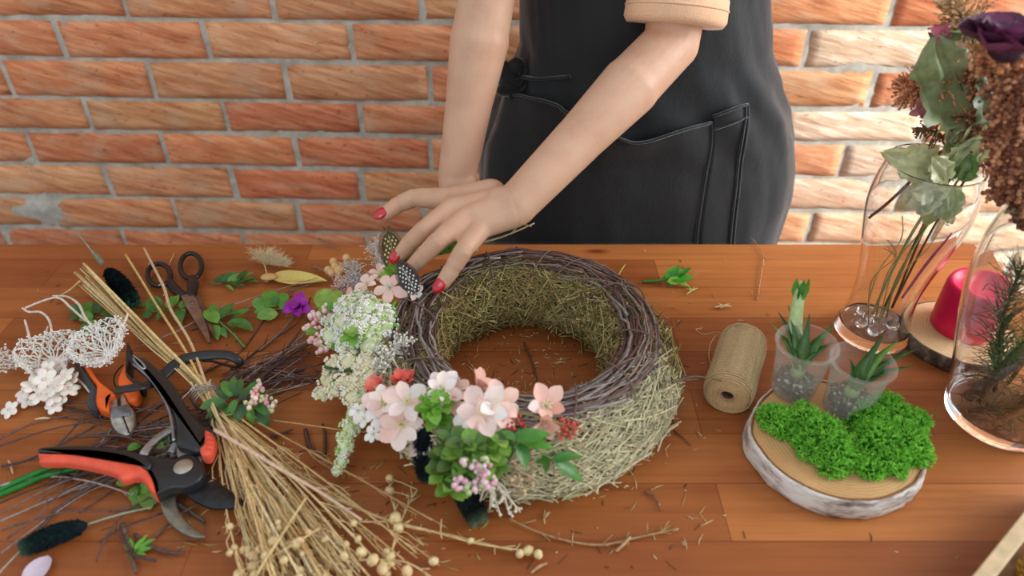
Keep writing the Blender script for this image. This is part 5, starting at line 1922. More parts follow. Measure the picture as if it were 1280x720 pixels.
flat(mb, [crop3(*q) for q in ((768, 172), (800, 186), (803, 212), (795, 240), (782, 262), (756, 262), (748, 240), (765, 215))], LO + .004, HI + .007, .003, CORAL)
for k in range(4):
    a, b = P(*crop3(770, 190 + 18 * k), HI + .0072), P(*crop3(800 - 3 * k, 196 + 17 * k), HI + .0068)
    mb.tube([a, b], .0011, 5, lin((214, 78, 54)))
mb.build('safety_catch', M['rubber'], sec, label='coral red catch')
mb = MB()   # embossed grip relief and spring
for k in range(5):
    a = P(*crop3(640 + 4 * k, 300 + 14 * k), HI - .0028); b = P(*crop3(626 + 4 * k, 304 + 14 * k), HI - .0028)
    mb.tube([a, b], .0006, 4, BLK)
pts = []
for i in range(90):
    t = i / 89
    q = P(*crop3(640 + 20 * t, 262 - 34 * t), .022)
    pts.append(q + Vector((math.cos(t * 44) * .0035, 0, math.sin(t * 44) * .0035)))
mb.tube(pts, .0007, 5, lin((180, 178, 172)))
mb.build('spring', M['metal'], sec)

# silver blade-like piece below the secateurs
mb = MB()
flat(mb, [crop3(*q) for q in ((520, 258), (545, 222), (585, 188), (625, 162), (655, 150), (656, 168), (630, 186), (600, 206), (570, 236), (548, 266))], .010, .0155, .0022, lin((196, 196, 190)))
for k in range(16):
    t = k / 15
    p = P(*crop3(540 + 100 * t, 248 - 78 * t + 10 * math.sin(PI * t)), .0155)
    mb.ell(p, .0007, .0007, .0004, col=lin((90, 88, 84)), nu=6, nv=4)
o = mb.build('metal_blade', M['metal']); tag(o, 'curved silvery metal piece poking out under the black secateurs handle', 'tool')

# pliers
pl = thing('pliers', P(150, 500), 'small side-cutting pliers with orange and black grips and steel jaws', 'pliers')
mb = MB(); flat(mb, [cropA(*q) for q in ((40, 100), (58, 165), (100, 260), (150, 335), (205, 380), (238, 412), (205, 440), (200, 498), (170, 502), (128, 480), (122, 420), (132, 370), (95, 318), (50, 240), (28, 170), (26, 120))], .004, .020, .004, ORG)
mb.build('orange_grip', M['rubber'], pl, label='orange grip')
mb = MB(); flat(mb, [cropA(*q) for q in ((300, 225), (312, 290), (345, 335), (376, 390), (372, 425), (345, 446), (310, 440), (296, 412), (262, 368), (254, 330), (268, 295), (290, 262))], .004, .020, .004, ORG)
mb.build('orange_grip', M['rubber'], pl, label='orange grip')
mb = MB(); flat(mb, [cropA(*q) for q in ((30, 110), (20, 130), (8, 190), (14, 246), (50, 320), (98, 380), (82, 420), (76, 458), (96, 490), (132, 494), (130, 440), (136, 380), (98, 322), (54, 244), (34, 176))], .002, .022, .005, lin((58, 62, 66)))
mb.build('black_sleeve', M['rubber'], pl, label='black outer sleeve')
mb = MB(); flat(mb, [cropA(*q) for q in ((312, 120), (330, 170), (322, 240), (312, 290), (350, 330), (400, 350), (386, 372), (345, 350), (306, 318), (296, 280), (300, 200))], .002, .022, .005, lin((46, 48, 52)))
mb.build('black_sleeve', M['rubber'], pl, label='black outer sleeve')
mb = MB()
flat(mb, [cropA(*q) for q in ((203, 462), (214, 430), (240, 425), (256, 445), (260, 482), (270, 480), (268, 440), (280, 416), (298, 424), (318, 470), (346, 505), (355, 550), (342, 600), (312, 640), (282, 640), (240, 612), (214, 560))], .005, .014, .0025, lin((196, 192, 180)))
mb.build('jaws', M['metal'], pl, label='steel jaws')
mb = MB(); flat(mb, [cropA(*q) for q in ((212, 492), (262, 482), (322, 470), (328, 512), (326, 536), (284, 540), (226, 548))], .0137, .0152, .0005, lin((140, 146, 152)), 0)
mb.tube([P(*cropA(286, 542), .0145), P(*cropA(322, 634), .0145)], .0009, 5, lin((60, 58, 54)))
mb.tube([P(*cropA(262, 484), .0145), P(*cropA(264, 440), .0145)], .0008, 5, lin((60, 58, 54)))
mb.build('joint_plate', M['metal'], pl)
mb = MB(); mb.tube(catmull([P(*cropA(*q), .016) for q in ((330, 235), (280, 260), (245, 300), (236, 345), (255, 385), (270, 350))], 5), .0009, 5, lin((60, 60, 62))); mb.build('wire_spring', M['metal'], pl)

# black strap loop
mb = MB()
pth = [(250, 395, .030), (310, 386, .034), (380, 376, .036), (450, 358, .028), (505, 318, .024), (560, 268, .024), (620, 226, .026), (700, 206, .028), (800, 196, .028), (880, 200, .028), (925, 222, .024), (948, 246, .018), (920, 262, .014), (860, 252, .012), (790, 232, .012), (730, 232, .014)]
cv = catmull([P(*cropA(x, y), h) for x, y, h in pth], 6)
rs = lerp_list([.0058, .0062, .0058, .0064, .0070, .0068, .0062, .0056, .005, .0045, .0045, .004, .003], len(cv))
mb.tube(cv, rs, 12, BLK, flat=.42)
o = mb.build('black_strap', M['plastic']); tag(o, 'narrow black curved plastic strap hooking out from beneath the secateurs handle', 'strap')

# scissors
scs = thing('scissors', P(240, 360), 'old black-handled scissors with grey-brown blades among the leaves', 'scissors')
def loop(cx, cy, rx, ry, rot, r0, h=.010):
    pts = []
    for i in range(37):
        a = 2 * PI * i / 36
        x = cx + rx * math.cos(a) * math.cos(rot) - ry * math.sin(a) * math.sin(rot)
        y = cy + rx * math.cos(a) * math.sin(rot) + ry * math.sin(a) * math.cos(rot)
        pts.append(P(*crop1(x, y), h))
    mb.tube(pts, r0, 10, lin((30, 28, 30)), cap=False)
mb = MB(); loop(650, 208, 47, 45, .3, .0036)
mb.tube(catmull(PP([(*crop1(690, 232), .010), (*crop1(712, 262), .010), (*crop1(742, 288), .010), (*crop1(765, 305), .009)]), 5), [.0052, .0068, .0066, .005], 10, lin((30, 28, 30)), flat=.7)
mb.build('handle', M['plastic'], scs)
mb = MB(); loop(781, 172, 44, 52, 0, .0036)
mb.tube(catmull(PP([(*crop1(784, 218), .012), (*crop1(790, 246), .012), (*crop1(786, 272), .012), (*crop1(782, 300), .011)]), 5), [.0055, .0078, .0072, .005], 10, lin((30, 28, 30)), flat=.7)
mb.build('handle', M['plastic'], scs)
BL = lin((132, 112, 100))
mb = MB(); flat(mb, [crop1(*q) for q in ((742, 292), (770, 275), (806, 272), (828, 310), (852, 370), (876, 432), (880, 458), (858, 436), (836, 392), (790, 340))], .008, .0108, .0007, BL, 0); mb.build('blade', M['metal'], scs)
mb = MB(); flat(mb, [crop1(*q) for q in ((738, 296), (775, 280), (800, 300), (826, 360), (848, 420), (862, 486), (850, 484), (828, 446), (790, 385), (756, 330))], .011, .0138, .0007, lin((150, 132, 120)), 0); mb.build('blade', M['metal'], scs)
mb = MB(); mb.lathe([(.0005, -.0005), (.0034, -.0005), (.0034, .0008), (.001, .0015)], P(*crop1(786, 322), .0138), 16, lin((120, 108, 98))); mb.build('screw', M['metal'], scs)

# ================================================================== dried stalk bundle
def blend_pts(pts, n=5): return catmull(PP(pts), n)
tie = P(262, 505, .022)
bun = thing('dried_stalk_bundle', Vector((tie.x, tie.y, TZ)), 'wire-tied bundle of straw-coloured dried stalks with round seed pods', 'dried plant')
STC = [lin((232, 204, 148)), lin((216, 182, 122)), lin((240, 218, 170)), lin((200, 164, 108))]
tops = [(107, 335, .03), (103, 338, .028), (100, 348, .02), (98, 366, .012), (103, 362, .014), (112, 340, .026), (118, 345, .03), (104, 352, .022), (110, 358, .016), (98, 342, .02), (128, 360, .028), (120, 366, .02)]
k_ = 0
def podcluster(mb, p, d, r):
    mb.ell(p, r, r, r * 1.12, Matrix.Rotation(U(0, 3), 3, rvec()), jit(lin((230, 204, 150)), .1), 8, 6, jitter=.04)
    mb.tube([p + d * r * .8, p + d * r * 1.6], [r * .3, .0002], 4, jit(lin((206, 170, 110)), .1))
for i in range(64):
    # where the stalk fans to, lower end
    u = i / 63
    if i < 50:
        ex = 330 + 150 * u * 1.0 + U(-14, 14); ey = 722 - max(0, (u - .55)) * 60 + U(-18, 10)
    else:
        ex, ey = [(300, 712), (318, 718), (505, 700), (520, 690), (540, 650), (495, 712), (352, 735), (365, 738), (410, 700), (445, 660), (470, 700), (395, 680), (430, 715), (380, 730)][i - 50]
    t0 = random.choice(tops)
    a = (t0[0] + U(-5, 5), t0[1] + U(-6, 6), max(.008, t0[2] + U(-.006, .006)))
    jx, jy, jh = U(-9, 9), U(-4, 4), U(-.009, .009)
    j = (256 + jx + 6, 498 + jy, .022 + jh)
    m1 = (a[0] * .5 + j[0] * .5 + U(-3, 3), a[1] * .5 + j[1] * .5 + U(-2, 2), a[2] * .5 + j[2] * .5)
    m2 = (j[0] * .45 + ex * .55 + U(-8, 12), j[1] * .45 + ey * .55 + U(-6, 6), .012 + U(0, .016))
    e = (ex, ey, .006 + U(0, .014))
    c = jit(random.choice(STC), .12)
    r = U(.0008, .0014) if i % 3 else U(.0013, .0019)
    mb = MB()
    start = [a, m1, j] if i < 24 else [(j[0] - U(2, 16), j[1] - U(4, 26), j[2]), j]
    cv = blend_pts(start + [m2, e], 5)
    for q in cv: q.z = max(q.z, TZ + .002)
    mb.tube(cv, [r, r, r * .8, r * .55], 5, c)
    pods_ = []
    nb = random.randint(6, 11)
    N = len(cv)
    for b in range(nb):
        k = random.randint(int(N * .55), N - 2)
        q = cv[k]; d = (cv[min(k + 1, N - 1)] - cv[k]).normalized()
        L = U(.015, .045)
        sd = Vector((U(-1, 1), U(-1, 1), U(-.3, .6))) * .45
        f1 = q + (d + sd).normalized() * L * .5; f2 = q + (d * 1.1 + sd * .5).normalized() * L
        f1.z = max(f1.z, TZ + .002); f2.z = max(f2.z, TZ + .005)
        mb.tube([q, f1, f2], [.0006, .0004], 4, c, cap=False)
        if k > N * .68 and random.random() < .20: pods_.append((f2, d, U(.0030, .0045)))
        for z in range(2):
            g = f1.lerp(f2, U(.2, .8)); h = g + (d + rvec() * .9).normalized() * U(.004, .010); h.z = max(h.z, TZ + .001)
            mb.tube([g, h], [.0004, .0002], 3, c, cap=False)
    s = mb.build('stalk', M['dry'], bun)
    for (f2, d, rr) in pods_:
        pd = MB(); podcluster(pd, f2, d, rr); pd.build('seed_pod', M['dry'], s)
# wire tie
mb = MB()
ax = (P(300, 560, .02) - P(210, 430, .022)).normalized(); s1 = ax.cross(Vector((0, 0, 1))).normalized(); s2 = s1.cross(ax)
tc = P(258, 496, .022)
for w_ in range(4):
    pts = [tc + ax * (-.006 + .004 * w_) + s1 * (math.cos(a) * .0155) + s2 * (math.sin(a) * .0135) for a in [2 * PI * k / 24 + w_ for k in range(25)]]
    for q in pts: q.z = max(q.z, TZ + .001)
    mb.tube(pts, .0007, 5, lin((170, 168, 164)))
mb.tube(catmull([tc + s2 * .013, P(238, 488, .034), P(246, 480, .036), P(226, 500, .03)], 5), .0007, 5, lin((190, 190, 188)))
mb.build('wire_tie', M['metal'], bun)

def single(name, label, pts, r, col, cat='stalk', group=None, mat='dry', spurs=0, tips=None, n=5):
    cv = blend_pts(pts, 6)
    mb = MB(); mb.tube(cv, r, n, col)
    for i in range(spurs):
        k = random.randint(1, len(cv) - 2); d = (cv[k + 1] - cv[k]).normalized()
        e = cv[k] + (d + Vector((U(-1, 1), U(-1, 1), U(0, .6)))).normalized() * U(.004, .016); e.z = max(e.z, TZ + .001)
        mb.tube([cv[k], e], [.0008, .0004], 4, jit(col, .1))
    if tips:
        for (x, y, h, rr) in tips:
            p = P(x, y, h); q = min(cv, key=lambda c_: (c_ - p).length)
            mb.tube([q, q.lerp(p, .5) + Vector((0, 0, .001)), p], [.0006, .0004], 4, col, cap=False)
    o_ = tag(mb.build(name, M[mat]), label, cat, group)
    for (x, y, h, rr) in (tips or []):
        pm = MB(); podcluster(pm, P(x, y, h), Vector((0, -1, .3)), rr); pm.build('seed_pod', M['dry'], o_)
    return o_


single('straw_stalk', 'long straw stalk starting left of the scissors and ending at the wire tie', [(157, 318, .006), (195, 380, .016), (236, 446, .026), (268, 515, .032), (292, 560, .026)], [.0018, .0015], lin((222, 190, 120)), spurs=1)
single('straw_stalk', 'knotted pale stalk passing between the scissor handles', [(180, 310, .016), (198, 345, .020), (206, 362, .022), (214, 388, .022), (240, 432, .026), (272, 520, .034), (300, 570, .02)], [.0016, .0022, .0018, .0014], lin((214, 186, 142)), spurs=4)
single('straw_stalk', 'pale stalk slanting from the cut stalk ends toward the table edge', [(70, 373, .004), (88, 362, .014), (100, 351, .026)], .0015, lin((216, 184, 116)))
single('straw_stalk', 'long pale stalk running down to the right past the wreath corner', [(272, 515, .030), (330, 565, .026), (400, 608, .018), (470, 645, .012), (540, 664, .008), (600, 680, .007), (668, 690, .006)], [.0014, .0011, .0008], lin((224, 196, 140)), spurs=22, tips=[(660, 688, .008, .0046), (673, 693, .007, .0042), (650, 692, .008, .004), (588, 676, .008, .003)])
single('straw_stalk', 'second long pale stalk running just below the first toward the right', [(290, 540, .030), (350, 588, .026), (430, 628, .014), (500, 656, .010), (560, 668, .006), (640, 688, .005)], [.0013, .001, .0008], lin((214, 182, 126)), spurs=16)
single('straw_stalk', 'pale pinkish stalk lying across the top of the bundle', [(268, 537, .04), (340, 580, .038), (400, 615, .034), (452, 650, .03)], [.0020, .0017, .0012], lin((228, 196, 168)), spurs=2)
single('straw_stalk', 'straight pale stalk along the left flank of the bundle', [(287, 530, .03), (310, 580, .022), (345, 655, .012), (370, 730, .008)], [.0018, .0014], lin((226, 196, 142)))
single('straw_stalk', 'pale branched stalk crossing the lower left flank of the bundle', [(384, 620, .035), (350, 672, .030), (318, 722, .02)], [.0012, .0016], lin((220, 190, 132)), spurs=5)
single('straw_stalk', 'thin straw from the pink berries to under the flower spike', [(338, 525, .012), (390, 532, .008), (440, 539, .006), (476, 540, .006)], .0009, lin((206, 170, 110)))
single('pod_sprig', 'branched dried sprig with two pods above and two below, right of the bundle', [(486, 712, .01), (492, 680, .012), (500, 655, .012), (512, 628, .010), (522, 612, .008)], [.0011, .0007], lin((222, 196, 146)), spurs=10, cat='sprig', tips=[(487, 598, .01, .0042), (487, 614, .01, .0050), (494, 648, .014, .0058), (498, 660, .012, .0052), (480, 706, .012, .0050), (488, 702, .012, .0046)])
single('pod_sprig', 'thin sprig with pods joining the bundle from the right', [(440, 652, .014), (470, 652, .012), (494, 648, .012), (487, 615, .008), (487, 600, .006)], [.0009, .0006], lin((222, 196, 146)), spurs=8, cat='sprig')
single('pod_sprig', 'sprig with round pods at the lower left of the bundle', [(400, 660, .03), (350, 690, .02), (312, 708, .010), (296, 720, .006)], [.0012, .0008], lin((220, 188, 130)), spurs=8, cat='sprig', tips=[(317, 696, .012, .005), (316, 708, .010, .005), (298, 718, .008, .0046)])
single('pod_sprig', 'short stalk with two pods beside the secateurs blade', [(300, 580, .02), (308, 600, .01), (326, 605, .006)], [.0009, .0007], lin((214, 182, 120)), spurs=4, cat='sprig', tips=[(301, 574, .016, .0046), (326, 606, .007, .0048), (371, 679, .02, .0055)])
single('pod_sprig', 'sprig of pods at the bottom edge beside the bundle', [(450, 700, .02), (490, 700, .016), (515, 706, .012), (540, 722, .008)], [.0009, .0007], lin((222, 196, 146)), spurs=6, cat='sprig', tips=[(509, 714, .010, .0052), (478, 712, .014, .005), (466, 700, .02, .0052), (452, 690, .02, .0048)])
single('dried_sprig', 'long thin dried sprig lying below the wreath toward the right', [(636, 648, .004), (670, 664, .003), (710, 676, .003), (752, 681, .003), (800, 671, .003), (848, 661, .004)], [.0008, .0010, .0011, .0009], lin((178, 142, 96)), spurs=14, cat='sprig')
single('dried_sprig', 'short cut bit of stem crossing the long dried sprig', [(770, 689, .003), (780, 680, .004), (788, 671, .005)], .0016, lin((184, 150, 110)), cat='sprig')

# ================================================================== bare twigs on the left
TLAB = 'thin bare brown twig in the tangle on the left of the table'
TGRP = 'bare twigs strewn under the tools'
def twig(pts, r=.0013, label=TLAB, group=TGRP, col=None, spurs=3):
    return single('bare_twig', label, pts, [r, r * .8, r * .5], col or jit(random.choice(TWC), .2), 'twig', group, 'twig', spurs)


main = [
    [(0, 640), (60, 610), (120, 585), (200, 560), (290, 520)], [(0, 650), (70, 618), (150, 590), (240, 560)], [(0, 690), (60, 650), (110, 615), (170, 590), (230, 560)],
    [(0, 628), (50, 606), (110, 592), (180, 578)], [(10, 676), (50, 640), (75, 615), (100, 598)], [(30, 690), (70, 640), (130, 600), (200, 575), (270, 540)],
    [(0, 556), (60, 540), (110, 530), (150, 520), (200, 512)], [(0, 548), (40, 532), (90, 520), (120, 515)], [(60, 570), (95, 535), (120, 512), (140, 500)], [(0, 662), (80, 640), (150, 640), (230, 600)],
    [(100, 545), (150, 548), (190, 560), (220, 570)], [(90, 600), (120, 560), (150, 520)], [(50, 668), (110, 655), (170, 635), (215, 600)], [(0, 605), (60, 596), (120, 605), (180, 622)],
    [(110, 562), (160, 540), (210, 505), (250, 480)], [(300, 500), (330, 470), (370, 440), (412, 420)], [(280, 520), (320, 480), (350, 450), (400, 400)], [(250, 510), (300, 492), (350, 476), (400, 470)],
    [(270, 490), (310, 470), (360, 462), (410, 456)], [(255, 470), (300, 440), (330, 400), (350, 372)], [(300, 495), (340, 455), (375, 415), (398, 385)], [(285, 510), (330, 500), (380, 480), (405, 470)],
    [(240, 415), (290, 395), (340, 370), (395, 350), (415, 345)], [(170, 432), (220, 415), (270, 392), (330, 365), (400, 345)], [(300, 455), (330, 430), (370, 400), (390, 372)], [(260, 500), (310, 455), (345, 440), (370, 432)],
    [(325, 440), (350, 418), (372, 394), (386, 376)], [(270, 545), (320, 520), (350, 505), (380, 492)], [(195, 700), (170, 690), (150, 670)], [(200, 610), (225, 575), (260, 540), (300, 515)],
    [(120, 705), (140, 660), (170, 635), (215, 610)], [(190, 672), (230, 640), (262, 626)], [(125, 680), (160, 660), (205, 640), (240, 615)], [(85, 510), (130, 520), (185, 540), (215, 565)],
    [(165, 520), (210, 500), (240, 520), (280, 500)], [(0, 584), (40, 574), (95, 545), (130, 530)],
]
for k, pth in enumerate(main):
    h0 = U(.002, .009)
    pts = [(x + U(-3, 3), y + U(-3, 3), max(.0015, h0 + U(-.004, .006))) for x, y in pth]
    twig(pts, U(.0009, .0019), spurs=random.randint(2, 6))
for k in range(44):       # finer ones fanning towards the lower left
    x0, y0 = U(230, 300), U(505, 560)
    ang = R(U(150, 205)); L = U(90, 230)
    x1, y1 = x0 + math.cos(ang) * L, y0 - math.sin(ang) * L * .6 + U(20, 60)
    x1 = max(x1, -12)
    twig([(x0, y0, .006), ((x0 + x1) / 2 + U(-8, 8), (y0 + y1) / 2 + U(-8, 8), U(.003, .010)), (x1, y1, .002)], U(.0006, .0013), spurs=4)
for k in range(30):       # and upper right towards the wreath
    x0, y0 = U(275, 310), U(455, 515); x1, y1 = U(370, 418), U(400, 486)
    twig([(x0, y0, .005), ((x0 + x1) / 2, (y0 + y1) / 2 + U(-8, 8), U(.004, .012)), (x1, y1, U(.003, .012))], U(.0006, .0013), spurs=3)
twig([(153, 655, .004), (162, 685, .004), (170, 716, .004)], .0030, 'thick knobbly twig standing upright in the picture below the secateurs', None, lin((104, 88, 74)), 4)
twig([(168, 668, .004), (200, 688, .004), (230, 692, .003)], .0020, 'short dark twig crossing near the bottom of the left tangle', None, lin((92, 74, 62)), 3)
twig([(218, 628, .003), (238, 640, .003), (256, 652, .003)], .0026, 'stubby dark twig lying under the hooked secateurs blade', None, lin((96, 84, 74)), 2)
twig([(382, 537, .004), (388, 560, .004), (404, 570, .004), (406, 545, .004), (403, 530, .004)], .0026, 'dark forked twig left of the flower spike', None, lin((84, 62, 50)), 2)
twig([(338, 545, .004), (352, 542, .004), (366, 537, .005)], .0020, 'short dark twig right of the pink-berried sprig', None, lin((86, 66, 54)), 1)
twig([(655, 428, .003), (664, 450, .004), (670, 470, .003), (673, 492, .003)], .0011, 'thin curved twig on the table inside the wreath', None, lin((92, 62, 46)), 4)
twig([(946, 375, .002), (950, 352, .003), (953, 332, .003), (954, 318, .003), (942, 300, .004)], .0010, 'pale branched twig standing near the back edge right of the green sprig', None, lin((186, 140, 96)), 4)
twig([(398, 298, .003), (412, 306, .004), (424, 314, .005)], .0014, 'short grey twig at the back edge above the tan pods', None, lin((132, 112, 92)), 1)
twig([(390, 332, .004), (408, 340, .008), (418, 352, .01), (419, 368, .01)], .0018, 'curved grey-brown twig left of the tan pods', None, lin((142, 122, 102)), 1)
twig([(806, 614, .002), (818, 622, .003), (826, 638, .002)], .0016, 'short curved brown twig right of and below the wreath', None, lin((128, 86, 60)), 0)
twig([(842, 538, .002), (854, 548, .002), (864, 558, .002)], .0009, 'tiny dark twig between the wreath and the birch slice', None, lin((92, 60, 44)), 1)
twig([(296, 668, .002), (306, 655, .002), (318, 640, .002)], .0018, 'short brown stem piece left of the straw bundle', None, lin((176, 128, 84)), 0)

# ================================================================== white lace pods
def lace_cup(label, cpx, cpy, h, r, stems, facing, n_r=16, flare=1.0, ht=.03):
    c = P(cpx, cpy, h)
    o = thing('lace_pod', Vector((c.x, c.y, TZ)), label, 'dried flower')
    f = Vector(facing).normalized(); a = f.orthogonal().normalized(); b = f.cross(a)
    W_ = lin((254, 250, 242))
    mb = MB()
    def pt(u, an):
        k = math.sin(u * PI * .55) * r * (1 + .12 * math.sin(an * 3 + 1))
        q = c + (a * math.cos(an) + b * math.sin(an)) * k + f * (ht * (u - .5) * flare)
        q += Vector((noise.noise(q * 160), noise.noise(q * 160 + Vector((9, 0, 0))), noise.noise(q * 160 + Vector((0, 9, 0))))) * .0028
        q.z = max(q.z, TZ + .0015)
        return q
    for i in range(n_r):
        an = 2 * PI * i / n_r
        for s in (-1, 1):
            mb.tube([pt(u / 8, an + s * .11 * u) for u in range(0, 9)], [.0009, .0011, .0008], 4, jit(W_, .05), cap=False)
    for u in (2, 3.2, 4.4, 5.5, 6.6, 7.6):
        mb.tube([pt(u / 8, 2 * PI * k / 40) + Vector((0, 0, U(-.0006, .0006))) for k in range(41)], .0005, 3, jit(W_, .05), cap=False)
    for i in range(420):
        q = pt(U(.35, 1.05), U(0, 2 * PI))
        e = q + rvec() * U(.002, .005); e.z = max(e.z, TZ + .001)
        mb.tube([q, e], [.0008, .0006], 3, jit(W_, .05)); mb.ell(e, .0011, .0011, .0011, col=W_, nu=5, nv=4)
    mb.build('lace_net', M['petal'], o)
    for s in stems:
        mb = MB(); mb.tube(blend_pts(s, 6), [.0012, .0016, .0013], 6, lin((232, 220, 204))); mb.build('stem', M['dry'], o)
    return o


lace_cup('white net-like dried pod lying over the orange pliers grips', 128, 435, .038, .030, [[(140, 418, .045), (122, 410, .04), (104, 398, .03), (88, 384, .024), (70, 372, .02), (34, 384, .008), (32, 388, .006)], [(118, 412, .045), (106, 396, .036), (98, 380, .028), (84, 371, .016), (66, 370, .010)], [(150, 410, .045), (156, 402, .05), (160, 392, .052)]], (-.15, -.25, 1), 18, ht=.03)
lace_cup('white net-like dried pod with curling stems left of the pliers', 62, 446, .022, .032, [[(60, 432, .03), (64, 412, .024), (60, 398, .018), (50, 390, .014), (36, 390, .010), (28, 385, .008)], [(42, 440, .02), (36, 418, .014), (31, 400, .010)], [(48, 460, .02), (52, 435, .022), (60, 408, .020)], [(92, 470, .01), (104, 480, .012), (112, 490, .010)], [(84, 444, .02), (98, 456, .015), (110, 474, .01)]], (.1, -.2, 1), 16, ht=.022)
o = thing('dried_flower_spray', P(20, 450), 'white beaded dried spray at the left edge', 'dried flower')
mb = MB()
for k in range(12):
    a = P(42, 452, .016); b = P(U(-6, 14), U(432, 462), U(.004, .02))
    cv = catmull([a, a.lerp(b, .5) + rvec() * .003, b], 4); mb.tube(cv, .0006, 4, lin((232, 226, 216)))
    for i in range(10):
        q = cv[random.randint(2, len(cv) - 1)] + rvec() * .004; q.z = max(q.z, TZ + .002)
        mb.ell(q, .0014, .0014, .0014, col=jit(lin((242, 238, 230)), .05), nu=6, nv=4)
mb.build('beads', M['petal'], o)
# translucent white flower clump
o = thing('white_flower_clump', P(60, 480), 'clump of translucent white waxy little flowers below the left lace pod', 'flower')
for (x, y, h, s) in ((30, 490, .010, .024), (12, 512, .006, .022), (42, 482, .018, .026), (56, 474, .026, .028), (70, 484, .026, .028), (80, 470, .028, .026), (66, 496, .016, .024), (50, 494, .018, .026), (86, 486, .018, .024), (34, 500, .008, .020), (68, 508, .008, .020), (58, 462, .028, .024), (90, 474, .020, .020), (46, 468, .022, .022), (74, 456, .024, .022), (76, 498, .012, .02), (40, 478, .02, .02)):
    c = P(x, y, h); nrm = (Vector((U(-.5, .5), U(-.7, .1), 1))).normalized(); a = nrm.orthogonal().normalized(); b = nrm.cross(a)
    mb = MB()
    for i in range(5):
        an = 2 * PI * i / 5; d = a * math.cos(an) + b * math.sin(an)
        q = c + d * s * .27; q.z = max(q.z, TZ + .003)
        t3 = nrm; rot = Matrix((d, b.cross(d) if False else nrm.cross(d), nrm)).transposed()
        mb.ell(q, s * .25, s * .2, s * .07, rot, jit(lin((254, 244, 232)), .03), 10, 6)
    mb.ell(c + nrm * s * .05, s * .09, s * .09, s * .07, col=lin((232, 216, 196)))
    mb.build('floret', M['petal'], o)

# ================================================================== green sprigs
def sprig(name, label, leaves, stems=None, cols=MG, shape='point', wr=.5, bend=.25, berr=None, cup_=.2, sr=.0010, stc=lin((96, 130, 56))):
    a = P(*leaves[0][:3])
    o = thing(name, Vector((a.x, a.y, TZ)), label, 'sprig')
    leafset(leaves, o, cols=cols, shape=shape, wr=wr, bend=bend, cup=cup_)
    if stems:
        mb = MB()
        for s in stems: mb.tube(blend_pts(s, 5), [sr, sr * .7], 5, stc)
        mb.build('stem', M['leaf'], o)
    if berr: berries(*[berr[0], o, berr[1], berr[2]], **berr[3])
    return o


sprig('leafy_sprig', 'leafy green sprig with large leaves lying under the scissors', [(200, 388, .008, 184, 372, .012), (206, 386, .01, 196, 400, .006), (214, 386, .01, 212, 370, .014), (222, 388, .01, 226, 404, .006), (226, 386, .01, 234, 374, .012), (190, 392, .008, 176, 398, .006), (192, 390, .008, 182, 382, .01), (215, 384, .012, 222, 368, .016), (228, 386, .01, 230, 396, .005), (170, 382, .004, 186, 380, .006, .4)],
      [[(165, 386, .004), (190, 390, .008), (232, 386, .008), (250, 384, .006)]], wr=.62)
sprig('leafy_sprig', 'dark leafy sprig with oval leaves behind the straw stalks', [(118, 392, .008, 104, 378, .012), (124, 390, .01, 118, 376, .014), (128, 394, .01, 142, 382, .01), (116, 398, .008, 96, 396, .006), (112, 402, .008, 100, 414, .004), (120, 400, .01, 108, 418, .004), (130, 398, .008, 146, 394, .008), (106, 388, .008, 84, 388, .006), (104, 392, .008, 88, 400, .004), (132, 404, .008, 128, 418, .004), (92, 414, .006, 100, 420, .004)],
      [[(145, 400, .006), (118, 396, .008), (90, 390, .006)]], cols=MG + DG, shape='round', wr=.6)
sprig('leafy_sprig', 'small needle-leaved green sprig below the pale feather', [(268, 354, .006, 284, 342, .010), (276, 352, .006, 296, 340, .012), (284, 352, .008, 302, 342, .012), (290, 352, .008, 316, 340, .010), (294, 354, .008, 320, 346, .008), (288, 354, .008, 306, 358, .004), (296, 352, .008, 310, 336, .014), (276, 354, .006, 296, 352, .008), (282, 356, .006, 292, 363, .003), (302, 350, .008, 324, 352, .004)],
      [[(261, 354, .004), (280, 354, .006), (318, 346, .008)]], cols=MG + DG, wr=.34)
sprig('leafy_sprig', 'sprig with broad pointed leaves right of the scissor blades', [(272, 404, .01, 256, 386, .012), (276, 398, .01, 292, 378, .016), (272, 394, .01, 262, 380, .014), (284, 404, .01, 314, 406, .008), (290, 400, .01, 316, 412, .006), (276, 410, .008, 282, 422, .004), (268, 406, .008, 272, 424, .004), (292, 396, .01, 312, 386, .012), (280, 392, .012, 300, 390, .014), (264, 398, .008, 254, 404, .004)],
      [[(306, 434, .004), (290, 416, .006), (274, 402, .008), (266, 392, .01)]], wr=.5, stc=lin((90, 170, 90)), sr=.0015)
sprig('leafy_sprig', 'round-leaved green sprig beside the purple blossom', [(340, 384, .012, 336, 362, .020, .75), (348, 382, .012, 358, 366, .018, .8), (338, 386, .01, 320, 378, .012, .7), (338, 388, .01, 318, 390, .01, .7), (344, 390, .01, 322, 398, .008, .7), (346, 390, .01, 334, 400, .006, .8), (350, 386, .012, 364, 380, .012, .7), (330, 382, .012, 314, 378, .014, .8), (344, 380, .016, 342, 370, .022, .8)],
      [[(372, 382, .006), (350, 386, .01), (330, 386, .01)]], cols=MG + LG, shape='round', wr=.7)
